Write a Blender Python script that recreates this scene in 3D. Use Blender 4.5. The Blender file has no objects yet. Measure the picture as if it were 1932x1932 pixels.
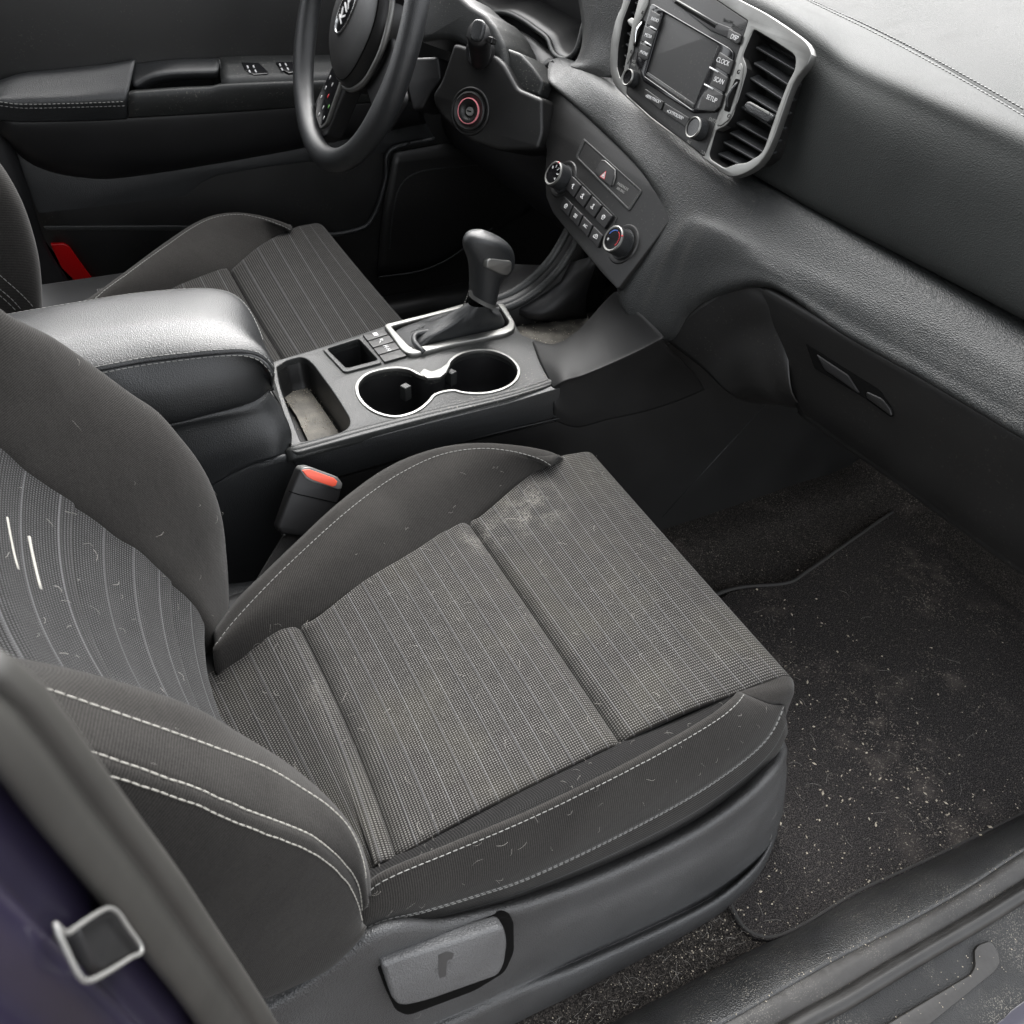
import bpy, bmesh, math, random
from mathutils.bvhtree import BVHTree
from mathutils import Vector as V, Matrix
random.seed(7)
S = bpy.context.scene; C = S.collection
# ------------------------------------------------------------ camera, world, sun, exposure
CAM = V((0, -.858, .95))
RT = Matrix(((0.883528726621734, -0.26751286444935835, 0.3844656767362678),
             (-0.4640960907525002, -0.6107404569507767, 0.6415691021174599),
             (0.06318075484215321, -0.7452737494355048, -0.6637584128430464)))
FPX = 1540.; C0 = 966.
cd = bpy.data.cameras.new('camera'); cam = bpy.data.objects.new('camera', cd); C.objects.link(cam)
rx = RT @ V((1, 0, 0)); ry = RT @ V((0, -1, 0)); rz = RT @ V((0, 0, -1))
m4 = Matrix((rx, ry, rz)).transposed().to_4x4(); m4.translation = CAM; cam.matrix_world = m4
cd.sensor_width = 36; cd.lens = FPX / 1932 * 36; cd.clip_start = .01; cd.clip_end = 200
cd.dof.use_dof = True; cd.dof.focus_distance = .95; cd.dof.aperture_fstop = 16
S.camera = cam
SUN_EL, SUN_AZ = 45, 60     # azimuth from the car's forward axis, negative to the passenger side
w = bpy.data.worlds.new('World'); S.world = w; w.use_nodes = True
nt = w.node_tree; bg = nt.nodes['Background']
sky = nt.nodes.new('ShaderNodeTexSky'); sky.sky_type = 'NISHITA'; sky.sun_disc = False
sky.sun_elevation = math.radians(SUN_EL); sky.sun_rotation = math.radians(90 - SUN_AZ)
sky.dust_density = 3; sky.air_density = 1
hs = nt.nodes.new('ShaderNodeHueSaturation'); hs.inputs['Saturation'].default_value = .12
nt.links.new(sky.outputs[0], hs.inputs['Color']); nt.links.new(hs.outputs[0], bg.inputs[0])
bg.inputs[1].default_value = .12
sd = bpy.data.lights.new('sun', 'SUN'); sd.energy = 1.5; sd.angle = math.radians(84); sd.color = (1, .98, .95)
sun = bpy.data.objects.new('sun', sd); C.objects.link(sun)
el, az = math.radians(SUN_EL), math.radians(SUN_AZ)
sun.rotation_euler = V((math.cos(el) * math.cos(az), math.cos(el) * math.sin(az), math.sin(el))).to_track_quat('Z', 'Y').to_euler()
S.view_settings.view_transform = 'Standard'; S.view_settings.look = 'None'
S.view_settings.exposure = 2.6; S.view_settings.gamma = 1
S.render.engine = 'CYCLES'
S.cycles.max_bounces = 8

# ------------------------------------------------------------ helpers
def A(u, v, **k):
    """point of the place seen at (u, v) that lies on the world plane x=, y= or z="""
    r = RT @ V((u - C0, v - C0, FPX)); a, c = list(k.items())[0]; i = 'xyz'.index(a)
    return CAM + r * ((c - CAM[i]) / r[i])
def AX(l): return [A(u, v, x=c) for u, v, c in l]
def AY(l): return [A(u, v, y=c) for u, v, c in l]
def AZ(l): return [A(u, v, z=c) for u, v, c in l]
def cr(p0, p1, p2, p3, t):
    return .5 * ((2 * p1) + (p2 - p0) * t + (2 * p0 - 5 * p1 + 4 * p2 - p3) * t * t + (3 * p1 - p0 - 3 * p2 + p3) * t ** 3)
def spl(P, n, closed=False):
    """n points at even arc length on the Catmull-Rom curve through P"""
    if not closed and len(P) == 2: return [P[0].lerp(P[1], i / (n - 1)) for i in range(n)]
    out = []; m = len(P)
    seg = m if closed else m - 1; K = 12
    for i in range(seg):
        if closed: q = [P[(i + j) % m] for j in (-1, 0, 1, 2)]
        else: q = [P[i - 1] if i else 2 * P[0] - P[1], P[i], P[i + 1], P[i + 2] if i + 2 < m else 2 * P[-1] - P[-2]]
        out += [cr(*q, t / K) for t in range(K)]
    out.append(P[0] if closed else P[-1])
    d = [0]
    for a, b in zip(out, out[1:]): d.append(d[-1] + (b - a).length)
    res = []; j = 0; N = n if closed else n - 1
    for i in range(n):
        s = d[-1] * i / N
        while j < len(d) - 2 and d[j + 1] < s: j += 1
        f = (s - d[j]) / max(1e-9, d[j + 1] - d[j]); res.append(out[j].lerp(out[j + 1], min(1, max(0, f))))
    return res
def link(name, me, m=None, parent=None, smooth=True):
    o = bpy.data.objects.new(name, me); C.objects.link(o)
    if m is not None: me.materials.clear(); me.materials.append(m)
    if parent is not None: o.parent = parent
    if smooth and len(me.polygons): me.polygons.foreach_set('use_smooth', [True] * len(me.polygons))
    return o
def tag(o, label=None, cat=None, group=None, kind=None):
    for k, x in (('label', label), ('category', cat), ('group', group), ('kind', kind)):
        if x: o[k] = x
    return o
def thing(name, label, cat, group=None):
    o = bpy.data.objects.new(name, None); C.objects.link(o); o.empty_display_size = .05
    return tag(o, label, cat, group)
def patch(name, curves, m, parent=None, nu=40, nv=None, thick=.003, across='smooth'):
    """surface through a list of curves (each a list of points)"""
    R = [spl(c, nu) for c in curves]
    if nv is None: nv = 6
    cols = []
    if across == 'smooth':
        rows = []
        k = len(R)
        for i in range(k - 1):
            for s in range(nv):
                row = []
                for j in range(nu):
                    p1, p2 = R[i][j], R[i + 1][j]
                    p0 = R[i - 1][j] if i else 2 * p1 - p2
                    p3 = R[i + 2][j] if i + 2 < k else 2 * p2 - p1
                    if (p2 - p1).length < 1e-5: row.append(p1.copy()); continue
                    row.append(cr(p0, p1, p2, p3, s / nv))
                rows.append(row)
        rows.append(R[-1])
    else:
        rows = []
        for i in range(len(R) - 1):
            for s in range(nv): rows.append([R[i][j].lerp(R[i + 1][j], s / nv) for j in range(nu)])
        rows.append(R[-1])
    return gridmesh(name, rows, m, parent, thick)
def gridmesh(name, rows, m, parent=None, thick=0, closed=False):
    nr, nc = len(rows), len(rows[0]); vs = [p for r in rows for p in r]; fs = []
    for i in range(nr - 1):
        for j in range(nc - (0 if closed else 1)):
            j2 = (j + 1) % nc
            fs.append((i * nc + j, i * nc + j2, (i + 1) * nc + j2, (i + 1) * nc + j))
    me = bpy.data.meshes.new(name); me.from_pydata(vs, [], fs)
    uv = me.uv_layers.new(name='UVMap')
    du = [0]; mid = rows[nr // 2]
    for a, b in zip(mid, mid[1:]): du.append(du[-1] + (b - a).length)
    dv = [0]
    for i in range(nr - 1): dv.append(dv[-1] + (rows[i + 1][nc // 2] - rows[i][nc // 2]).length)
    for p in me.polygons:
        for li in p.loop_indices:
            vi = me.loops[li].vertex_index; uv.data[li].uv = (du[vi % nc], dv[vi // nc])
    o = link(name, me, m, parent)
    if thick:
        s = o.modifiers.new('solid', 'SOLIDIFY'); s.thickness = thick; s.offset = 0
    return o
class MB:
    """collects pieces into one mesh"""
    def __init__(s): s.v = []; s.f = []
    def add(s, v, f):
        b = len(s.v); s.v += [V(p) for p in v]; s.f += [tuple(b + i for i in q) for q in f]
    def tube(s, P, r, k=8, cap=True, r2=None):
        n = len(P); b = len(s.v); up = None
        for i, p in enumerate(P):
            t = (P[min(i + 1, n - 1)] - P[max(i - 1, 0)]).normalized()
            if up is None: up = t.orthogonal().normalized()
            up = (up - t * up.dot(t)).normalized(); sd_ = t.cross(up)
            rr = r if r2 is None else r + (r2 - r) * i / (n - 1)
            if callable(r): rr = r(i / (n - 1))
            for j in range(k):
                a = 2 * math.pi * j / k; s.v.append(p + (up * math.cos(a) + sd_ * math.sin(a)) * rr)
        for i in range(n - 1):
            for j in range(k):
                j2 = (j + 1) % k; s.f.append((b + i * k + j, b + i * k + j2, b + (i + 1) * k + j2, b + (i + 1) * k + j))
        if cap:
            s.f.append(tuple(b + j for j in range(k))[::-1]); s.f.append(tuple(b + (n - 1) * k + j for j in range(k)))
    def box(s, c, ax, ay, az):
        """ax, ay, az: half-axis vectors"""
        P = [c + ax * i + ay * j + az * k for i in (-1, 1) for j in (-1, 1) for k in (-1, 1)]
        s.add(P, [(0, 1, 3, 2), (4, 6, 7, 5), (0, 4, 5, 1), (2, 3, 7, 6), (0, 2, 6, 4), (1, 5, 7, 3)])
    def build(s, name, m, parent=None, smooth=True, bevel=0):
        me = bpy.data.meshes.new(name); me.from_pydata(s.v, [], s.f); me.update()
        bm = bmesh.new(); bm.from_mesh(me); bmesh.ops.recalc_face_normals(bm, faces=bm.faces); bm.to_mesh(me); bm.free()
        o = link(name, me, m, parent, smooth)
        if bevel:
            b = o.modifiers.new('bev', 'BEVEL'); b.width = bevel; b.segments = 3; b.limit_method = 'ANGLE'
            b.angle_limit = math.radians(40); b.harden_normals = True
        return o
class Fr:
    """flat working plane: origin, outward normal, a = to the right seen from outside, b = up"""
    def __init__(s, o, n, up=V((0, 0, 1)), a=None):
        s.o = V(o); s.n = V(n).normalized()
        if a is not None: s.a = V(a); s.a = (s.a - s.n * s.a.dot(s.n)).normalized(); s.b = s.n.cross(s.a)
        else: s.b = (up - s.n * up.dot(s.n)).normalized(); s.a = s.b.cross(s.n)
    def q(s, u, v, h=0):
        r = RT @ V((u - C0, v - C0, FPX)); o = s.o + s.n * h
        p = CAM + r * ((o - CAM).dot(s.n) / r.dot(s.n)) - o
        return (p.dot(s.a), p.dot(s.b))
    def Q(s, l, h=0): return [s.q(u, v, h) for u, v in l]
    def p(s, a, b, h=0): return s.o + s.a * a + s.b * b + s.n * h
    def mat(s, a=0, b=0, h=0):
        m = Matrix((s.a, s.b, s.n)).transposed().to_4x4(); m.translation = s.p(a, b, h); return m
def rnd(poly, r=.003, k=4):
    """round the corners of a 2D polygon"""
    out = []; n = len(poly); P = [V((p[0], p[1], 0)) for p in poly]
    rr = r if isinstance(r, (list, tuple)) else [r] * n
    for i in range(n):
        p, a, b = P[i], P[i - 1] - P[i], P[(i + 1) % n] - P[i]
        d = min(rr[i], a.length * .48, b.length * .48); s, e = p + a.normalized() * d, p + b.normalized() * d
        for t in range(k + 1):
            t /= k; q = s * (1 - t) ** 2 + p * 2 * t * (1 - t) + e * t * t; out.append((q.x, q.y))
    return out
def sm(poly, n=60):
    return [(p.x, p.y) for p in spl([V((a, b, 0)) for a, b in poly], n, True)]
def plate(name, loops, fr, h0, h1, m, parent=None, bevel=0, smooth=True):
    """solid plate with outline loops[0] and holes loops[1:], from height h0 to h1 over the plane"""
    cu = bpy.data.curves.new('c', 'CURVE'); cu.dimensions = '2D'; cu.fill_mode = 'BOTH'
    for L in loops:
        s = cu.splines.new('POLY'); s.points.add(len(L) - 1); s.use_cyclic_u = True
        for i, (a, b) in enumerate(L): s.points[i].co = (a, b, 0, 1)
    cu.extrude = max(1e-5, (h1 - h0) / 2 - bevel); cu.bevel_depth = bevel; cu.offset = -bevel; cu.bevel_resolution = 2
    co = bpy.data.objects.new('c', cu); me = bpy.data.meshes.new_from_object(co)
    bpy.data.objects.remove(co); bpy.data.curves.remove(cu)
    me.name = name; me.transform(fr.mat(0, 0, (h0 + h1) / 2)); me.update()
    bm = bmesh.new(); bm.from_mesh(me); bmesh.ops.remove_doubles(bm, verts=bm.verts, dist=1e-6); bm.to_mesh(me); bm.free()
    o = link(name, me, m, parent, False)
    if smooth:
        me.polygons.foreach_set('use_smooth', [True] * len(me.polygons))
        me.set_sharp_from_angle(angle=math.radians(35))
    return o
def text(name, s, fr, a, b, h, size, m, parent, rot=0, sx=1, ex=.0002):
    cu = bpy.data.curves.new('t', 'FONT'); cu.body = s; cu.size = size; cu.extrude = ex
    cu.align_x = 'CENTER'; cu.align_y = 'CENTER'
    co = bpy.data.objects.new('t', cu); me = bpy.data.meshes.new_from_object(co)
    bpy.data.objects.remove(co); bpy.data.curves.remove(cu); me.name = name
    me.transform(fr.mat(a, b, h) @ Matrix.Rotation(rot, 4, 'Z') @ Matrix.Diagonal((sx, 1, 1, 1)))
    return link(name, me, m, parent, False)
def circ(a, b, r, n=40, ry=None): return [(a + r * math.cos(t * 2 * math.pi / n), b + (ry or r) * math.sin(t * 2 * math.pi / n)) for t in range(n)]
def lathe(name, prof, fr, a, b, m, parent, n=40, ribs=0, ramp=.0):
    """prof: (radius, height) pairs"""
    rows = []
    for r, h in prof:
        rows.append([fr.p(a + (r - (ramp if ribs and j % 2 and ramp and r > prof[0][0] * .9 else 0)) * math.cos(2 * math.pi * j / n),
                          b + (r - (ramp if ribs and j % 2 and ramp and r > prof[0][0] * .9 else 0)) * math.sin(2 * math.pi * j / n), h) for j in range(n)])
    o = gridmesh(name, rows, m, parent, 0, True); o.data.set_sharp_from_angle(angle=math.radians(35)); return o
def stitch(name, curves, m, parent, L=.0042, gap=.0016, r=.0004, off=None, on=None):
    mb = MB(); tr = None
    if on is not None:
        me = on.data; tr = BVHTree.FromPolygons([v.co for v in me.vertices], [tuple(p.vertices) for p in me.polygons]); hf = .5 * (on.modifiers[0].thickness if on.modifiers else 0)
    def snap(p):
        if tr is None: return p
        q, n, _, _ = tr.find_nearest(p)
        if n.dot(CAM - q) < 0: n = -n
        return q + n * (hf + r * .55)
    for c in curves:
        if mb.v: mb.build(name, m, parent)
        mb = MB()
        tot = sum((b - a).length for a, b in zip(spl(c, 60), spl(c, 60)[1:])); n = int(tot / (L + gap))
        P = [snap(p) for p in spl(c, n * 4 + 1)]
        if tr is not None:
            for _ in range(10): P = [P[0]] + [(P[i - 1] + P[i] * 2 + P[i + 1]) / 4 for i in range(1, len(P) - 1)] + [P[-1]]
        o = off or V((0, 0, 0))
        for i in range(n):
            k_ = gap / (L + gap); a, b = P[i * 4] + o, P[i * 4].lerp(P[i * 4 + 4], 1 - k_) + o
            mid = (a + b) / 2 + (CAM - a).normalized() * r * .5
            mb.tube([a, a.lerp(mid, .3), mid, mid.lerp(b, .7), b], lambda t: r * (.75 + .5 * math.sin(math.pi * t)), 6)
    return mb.build(name, m, parent)
def sh(curve, d): return [p + V(d) for p in curve]

def W(c, idx=None):  # resample keeping the given points, 5 per segment
    out = []
    for i in range(len(c) - 1):
        q = [c[i - 1] if i else 2 * c[0] - c[1], c[i], c[i + 1], c[i + 2] if i + 2 < len(c) else 2 * c[-1] - c[-2]]
        out += [cr(*q, t / 6) for t in range(6)]
    return out + [c[-1]]
def wpatch(name, curves, m, parent, nv=6, thick=.003):
    """like patch, but keeps column i of every curve together"""
    R = [W(c) for c in curves]; rows = []; k = len(R)
    for i in range(k - 1):
        for s in range(nv):
            rows.append([cr(R[i - 1][j] if i else 2 * R[i][j] - R[i + 1][j], R[i][j], R[i + 1][j], R[i + 2][j] if i + 2 < k else 2 * R[i + 1][j] - R[i][j], s / nv) for j in range(len(R[i]))])
    rows.append(R[-1]); return gridmesh(name, rows, m, parent, thick)
# ------------------------------------------------------------ materials
def mat(name, col, rough=.5, metal=0, bump=None, spec=.5, sheen=0, noise=None, coat=0, extra=None):
    m = bpy.data.materials.new(name); m.use_nodes = True; t = m.node_tree; N = t.nodes; Lk = t.links.new
    b = N['Principled BSDF']; b.inputs['Base Color'].default_value = (*col, 1); b.inputs['Roughness'].default_value = rough
    b.inputs['Metallic'].default_value = metal; b.inputs['Specular IOR Level'].default_value = spec
    b.inputs['Sheen Weight'].default_value = sheen; b.inputs['Sheen Roughness'].default_value = .5; b.inputs['Coat Weight'].default_value = coat
    tc = N.new('ShaderNodeTexCoord')
    if noise:   # slight mottling of colour and roughness (dust, wear)
        n = N.new('ShaderNodeTexNoise'); n.inputs['Scale'].default_value = noise[0]; n.inputs['Detail'].default_value = 6
        Lk(tc.outputs['Object'], n.inputs['Vector'])
        r = N.new('ShaderNodeMapRange'); r.inputs['From Min'].default_value = .35; r.inputs['From Max'].default_value = .7
        Lk(n.outputs[0], r.inputs[0])
        mx = N.new('ShaderNodeMix'); mx.data_type = 'RGBA'; mx.inputs['A'].default_value = (*col, 1)
        mx.inputs['B'].default_value = (*[c * noise[1] for c in col], 1); Lk(r.outputs[0], mx.inputs['Factor']); Lk(mx.outputs['Result'], b.inputs['Base Color'])
        rr = N.new('ShaderNodeMapRange'); rr.inputs['To Min'].default_value = rough - .05; rr.inputs['To Max'].default_value = rough + .07
        Lk(n.outputs[0], rr.inputs[0]); Lk(rr.outputs[0], b.inputs['Roughness'])
    if bump:    # (kind, scale, strength, distance)
        kind, sc, st, ds = bump
        if kind == 'grain':
            v = N.new('ShaderNodeTexVoronoi'); v.inputs['Scale'].default_value = sc; v.feature = 'SMOOTH_F1'; v.inputs['Smoothness'].default_value = .4
            Lk(tc.outputs['Object'], v.inputs['Vector']); src = v.outputs['Distance']
        else:
            v = N.new('ShaderNodeTexNoise'); v.inputs['Scale'].default_value = sc; v.inputs['Detail'].default_value = 3
            Lk(tc.outputs['Object'], v.inputs['Vector']); src = v.outputs[0]
        bp = N.new('ShaderNodeBump'); bp.inputs['Strength'].default_value = st; bp.inputs['Distance'].default_value = ds
        Lk(src, bp.inputs['Height']); Lk(bp.outputs[0], b.inputs['Normal'])
    if extra: extra(t, b, tc)
    return m
def spots(n, t, co, scale, thr, wid):
    N = t.nodes; v = N.new('ShaderNodeTexNoise'); v.inputs['Scale'].default_value = scale; v.inputs['Detail'].default_value = 2
    t.links.new(co, v.inputs['Vector']); r = N.new('ShaderNodeMapRange'); r.inputs['From Min'].default_value = thr; r.inputs['From Max'].default_value = thr + wid
    t.links.new(v.outputs[0], r.inputs[0]); return r.outputs[0]
def math_(t, op, a, b=None, c=None):
    n = t.nodes.new('ShaderNodeMath'); n.operation = op
    for i, x in enumerate((a, b, c)):
        if x is None: continue
        if isinstance(x, (int, float)): n.inputs[i].default_value = x
        else: t.links.new(x, n.inputs[i])
    return n.outputs[0]
def mixc(t, f, a, b):
    n = t.nodes.new('ShaderNodeMix'); n.data_type = 'RGBA'
    for k, x in (('Factor', f), ('A', a), ('B', b)):
        if isinstance(x, tuple): n.inputs[k].default_value = (*x, 1) if len(x) == 3 else x
        elif isinstance(x, (int, float)): n.inputs[k].default_value = x
        else: t.links.new(x, n.inputs[k])
    return n.outputs['Result']
def weave(dots=True, period=.0025, base=(.0145, .0135, .0128), dot=(.150, .146, .139), stripes=.0185, stain=True, ribs=False, uaxis=0):
    def f(t, b, tc):
        N = t.nodes; Lk = t.links.new
        sp = N.new('ShaderNodeSeparateXYZ'); Lk(tc.outputs['UV'], sp.inputs[0]); u, v = sp.outputs[uaxis], sp.outputs[1 - uaxis]
        U = math_(t, 'MULTIPLY', u, 2 * math.pi / period); W = math_(t, 'MULTIPLY', v, 2 * math.pi / period)
        su, sv = math_(t, 'SINE', U), math_(t, 'SINE', W)
        if dots:
            d = math_(t, 'MULTIPLY', math_(t, 'GREATER_THAN', su, .1), math_(t, 'GREATER_THAN', sv, -.15))
        else:
            d = math_(t, 'GREATER_THAN', sv, .2)
        # pale thread every so often, dark channel beside it
        fr = math_(t, 'FRACT', math_(t, 'DIVIDE', v, stripes))
        ln = math_(t, 'LESS_THAN', fr, .06 if stripes < 1 else -1); dk = math_(t, 'MULTIPLY', math_(t, 'GREATER_THAN', fr, .95), .7 if stripes < 1 else 0)
        nz = spots(None, t, tc.outputs['Object'], 60, .35, .4)
        d = math_(t, 'MULTIPLY', d, math_(t, 'ADD', .72, math_(t, 'MULTIPLY', nz, .28)))
        col = mixc(t, d, base, dot)
        col = mixc(t, math_(t, 'MULTIPLY', ln, .17), col, (.25, .25, .26))
        col = mixc(t, dk, col, (.02, .02, .02))
        if stain:
            # crusty patch at the front inner corner, a streak beside the front seam, faint tints elsewhere
            s1 = spots(None, t, tc.outputs['Object'], 14, .5, .2); s2 = spots(None, t, tc.outputs['Object'], 55, .40, .26); s3 = spots(None, t, tc.outputs['Object'], 420, .38, .24)
            def near(p, r0, r1):
                vd = N.new('ShaderNodeVectorMath'); vd.operation = 'DISTANCE'; Lk(tc.outputs['Object'], vd.inputs[0]); vd.inputs[1].default_value = p
                mr = N.new('ShaderNodeMapRange'); mr.inputs['From Min'].default_value = r1; mr.inputs['From Max'].default_value = r0; Lk(vd.outputs['Value'], mr.inputs[0]); return mr.outputs[0]
            for pt, r0, r1, k in ((A(1010, 955, z=.335), .010, .05, .5), (A(970, 990, z=.335), .008, .035, .4), (A(905, 1020, z=.33), .006, .03, .5), (A(1005, 1165, z=.33), .002, .012, .7), (A(610, 1300, z=.33), .002, .03, .22)):
                mk = math_(t, 'MULTIPLY', near(pt, r0, r1), math_(t, 'MULTIPLY', s2, s3)); col = mixc(t, math_(t, 'MULTIPLY', mk, k), col, (.22, .21, .19))
            col = mixc(t, math_(t, 'MULTIPLY', s1, .05), col, (.16, .15, .10))
        Lk(col, b.inputs['Base Color'])
        h = math_(t, 'ADD', d, math_(t, 'MULTIPLY', math_(t, 'ADD', ln, math_(t, 'MULTIPLY', dk, -2)), 1.5))
        bp = N.new('ShaderNodeBump'); bp.inputs['Strength'].default_value = .5; bp.inputs['Distance'].default_value = .0005
        Lk(h, bp.inputs['Height']); Lk(bp.outputs[0], b.inputs['Normal'])
    return f
def knitf(period=.0019, amp=.35, base=(.011, .0104, .0098), hi=(.037, .0348, .0325)):
    def f(t, b, tc):
        N = t.nodes; Lk = t.links.new
        sp = N.new('ShaderNodeSeparateXYZ'); Lk(tc.outputs['UV'], sp.inputs[0]); u, v = sp.outputs[0], sp.outputs[1]
        n = N.new('ShaderNodeTexNoise'); n.inputs['Scale'].default_value = 900; Lk(tc.outputs['Object'], n.inputs['Vector'])
        s = math_(t, 'SINE', math_(t, 'MULTIPLY', math_(t, 'ADD', u, math_(t, 'MULTIPLY', v, .25)), 2 * math.pi / period))
        s = math_(t, 'ADD', math_(t, 'MULTIPLY', s, .35), math_(t, 'MULTIPLY', n.outputs[0], 1.0))
        f1 = N.new('ShaderNodeMapRange'); f1.inputs['From Min'].default_value = .1; f1.inputs['From Max'].default_value = 1; Lk(s, f1.inputs[0])
        col = mixc(t, f1.outputs[0], base, hi)
        s1 = spots(None, t, tc.outputs['Object'], 11, .5, .2)
        col = mixc(t, math_(t, 'MULTIPLY', s1, .05), col, (.14, .135, .125))
        Lk(col, b.inputs['Base Color'])
        bp = N.new('ShaderNodeBump'); bp.inputs['Strength'].default_value = amp; bp.inputs['Distance'].default_value = .0004
        n2 = N.new('ShaderNodeTexNoise'); n2.inputs['Scale'].default_value = 22; n2.inputs['Detail'].default_value = 3; Lk(tc.outputs['Object'], n2.inputs['Vector'])
        b2 = N.new('ShaderNodeBump'); b2.inputs['Strength'].default_value = .5; b2.inputs['Distance'].default_value = .0035
        Lk(n2.outputs[0], b2.inputs['Height']); Lk(b2.outputs[0], bp.inputs['Normal'])
        Lk(s, bp.inputs['Height']); Lk(bp.outputs[0], b.inputs['Normal'])
    return f
def carpetf(base=(.014, .013, .0125), hi=(.075, .068, .062), dust=.7):
    def f(t, b, tc):
        N = t.nodes; Lk = t.links.new; co = tc.outputs['Object']
        n = N.new('ShaderNodeTexNoise'); n.inputs['Scale'].default_value = 700; n.inputs['Detail'].default_value = 3; Lk(co, n.inputs['Vector'])
        f1 = N.new('ShaderNodeMapRange'); f1.inputs['From Min'].default_value = .42; f1.inputs['From Max'].default_value = .72; Lk(n.outputs[0], f1.inputs[0])
        col = mixc(t, f1.outputs[0], base, hi)
        s1 = spots(None, t, co, 7, .48, .25); s2 = spots(None, t, co, 26, .5, .25); s3 = spots(None, t, co, 350, .6, .06)
        col = mixc(t, math_(t, 'MULTIPLY', math_(t, 'MULTIPLY', s1, s2), dust), col, (.12, .105, .095))
        col = mixc(t, math_(t, 'MULTIPLY', s3, math_(t, 'ADD', .12, math_(t, 'MULTIPLY', s1, .4))), col, (.38, .34, .29))
        Lk(col, b.inputs['Base Color'])
        bp = N.new('ShaderNodeBump'); bp.inputs['Strength'].default_value = 1; bp.inputs['Distance'].default_value = .002
        Lk(n.outputs[0], bp.inputs['Height']); Lk(bp.outputs[0], b.inputs['Normal'])
    return f
def speck(k, scale=380, thr=.64, col=(.30, .28, .24)):
    def f(t, b, tc):
        l = b.inputs['Base Color'].links; src = l[0].from_socket if l else tuple(b.inputs['Base Color'].default_value)[:3]
        a = spots(None, t, tc.outputs['Object'], scale, thr, .04); c = spots(None, t, tc.outputs['Object'], 17, .42, .3)
        t.links.new(mixc(t, math_(t, 'MULTIPLY', a, math_(t, 'MULTIPLY', c, k)), src, col), b.inputs['Base Color'])
    return f
def smear(k, sx=70, sz=5, more=None):
    def f(t, b, tc):
        l = b.inputs['Base Color'].links; src = l[0].from_socket
        mp = t.nodes.new('ShaderNodeMapping'); mp.inputs['Scale'].default_value = (12, sx, sz); t.links.new(tc.outputs['Object'], mp.inputs['Vector'])
        a = spots(None, t, mp.outputs[0], 1, .46, .22); c = spots(None, t, tc.outputs['Object'], 6, .45, .2)
        m_ = math_(t, 'MULTIPLY', a, math_(t, 'MULTIPLY', c, k))
        t.links.new(mixc(t, m_, src, (.045, .044, .041)), b.inputs['Base Color'])
        rl = b.inputs['Roughness'].links[0].from_socket
        t.links.new(math_(t, 'ADD', rl, math_(t, 'MULTIPLY', m_, .35)), b.inputs['Roughness'])
        if more: more(t, b, tc)
    return f
M = {}
M['leather'] = mat('grained black leather', (.0135, .0145, .0155), .38, spec=.6, bump=('grain', 900, .6, .0005), noise=(9, 1.35))
M['dash'] = mat('grained dash skin', (.016, .0172, .0174), .41, spec=.5, bump=('grain', 800, .75, .0007), noise=(7, 1.4), extra=smear(.5, more=speck(.2)))
M['dashtop'] = mat('grained dash top', (.021, .0225, .022), .62, spec=.13, bump=('grain', 850, .6, .0006), noise=(7, 1.4), extra=smear(.12, 40, 8))
M['plastic'] = mat('black moulded plastic', (.0065, .0065, .0065), .42, bump=('noise', 1500, .18, .0003), noise=(14, 1.5), extra=speck(.12))
M['grain'] = mat('grained grey plastic', (.016, .017, .018), .38, bump=('grain', 700, .6, .0006), noise=(12, 1.3))
M['dark'] = mat('dark plastic', (.005, .005, .0055), .5, noise=(14, 1.6))
M['console'] = mat('console top plastic', (.018, .019, .0188), .46, spec=.42, bump=('grain', 750, .5, .0004), noise=(20, 1.35), extra=speck(.6))
M['gloss'] = mat('gloss black', (.006, .006, .007), .12)
M['screen'] = mat('dusty screen', (.006, .006, .009), .2, spec=.25, extra=speck(1.0, 600, .58))
M['silver'] = mat('satin silver', (.26, .26, .25), .48, 1, noise=(30, .85))
M['silverp'] = mat('silver painted plastic', (.20, .20, .195), .42, .6, noise=(40, .85))
M['chrome'] = mat('bright metal', (.75, .75, .75), .18, 1)
M['shield'] = mat('grained grey seat shield', (.046, .0468, .048), .4, spec=.55, bump=('grain', 760, .8, .0009), noise=(12, 1.35), extra=speck(.3, thr=.68))
M['mark'] = mat('moulded mark', (.045, .045, .046), .4)
M['frame'] = mat('dark satin frame', (.20, .20, .192), .36, .85, noise=(30, .8))
M['striker'] = mat('bright zinc striker', (.30, .30, .29), .4, .5)
M['matte'] = mat('matte console side plastic', (.0075, .0075, .0076), .6, spec=.35, bump=('noise', 1500, .2, .0003), noise=(14, 1.5))
M['lever'] = mat('grained lever plastic', (.085, .086, .088), .4, bump=('grain', 760, .7, .0008), noise=(16, 1.3))
M['outersill'] = mat('dusty outer sill plastic', (.010, .0102, .0105), .5, spec=.4, bump=('grain', 680, .7, .0008), noise=(18, 2.2), extra=speck(.8, 700, .57))
M['hole'] = mat('black void plastic', (.003, .003, .003), .9, spec=.08)  # near-black, also paints the shade of recesses and openings onto shallow plates
M['white'] = mat('white print', (.62, .62, .62), .6)
M['thread'] = mat('pale stitching thread', (.22, .22, .21), .8)
M['threadw'] = mat('cream stitching thread', (.34, .33, .30), .8)
M['red'] = mat('red marking', (.6, .03, .04), .5)
M['reflector'] = mat('red reflector', (.35, .003, .004), .25)
M['buckle'] = mat('orange red button', (.85, .11, .06), .35)
M['blue'] = mat('blue marking', (.05, .15, .55), .5)
M['green'] = mat('green marking', (.15, .45, .1), .5)
M['belt'] = mat('woven belt', (.035, .034, .033), .85, bump=('noise', 900, .8, .001))
M['knit'] = mat('plain knit fabric', (.045, .044, .043), .95, sheen=.08, spec=.12, extra=knitf())
M['insert'] = mat('dotted seat fabric', (.05, .05, .05), .94, sheen=.05, spec=.12, extra=weave())
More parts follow.
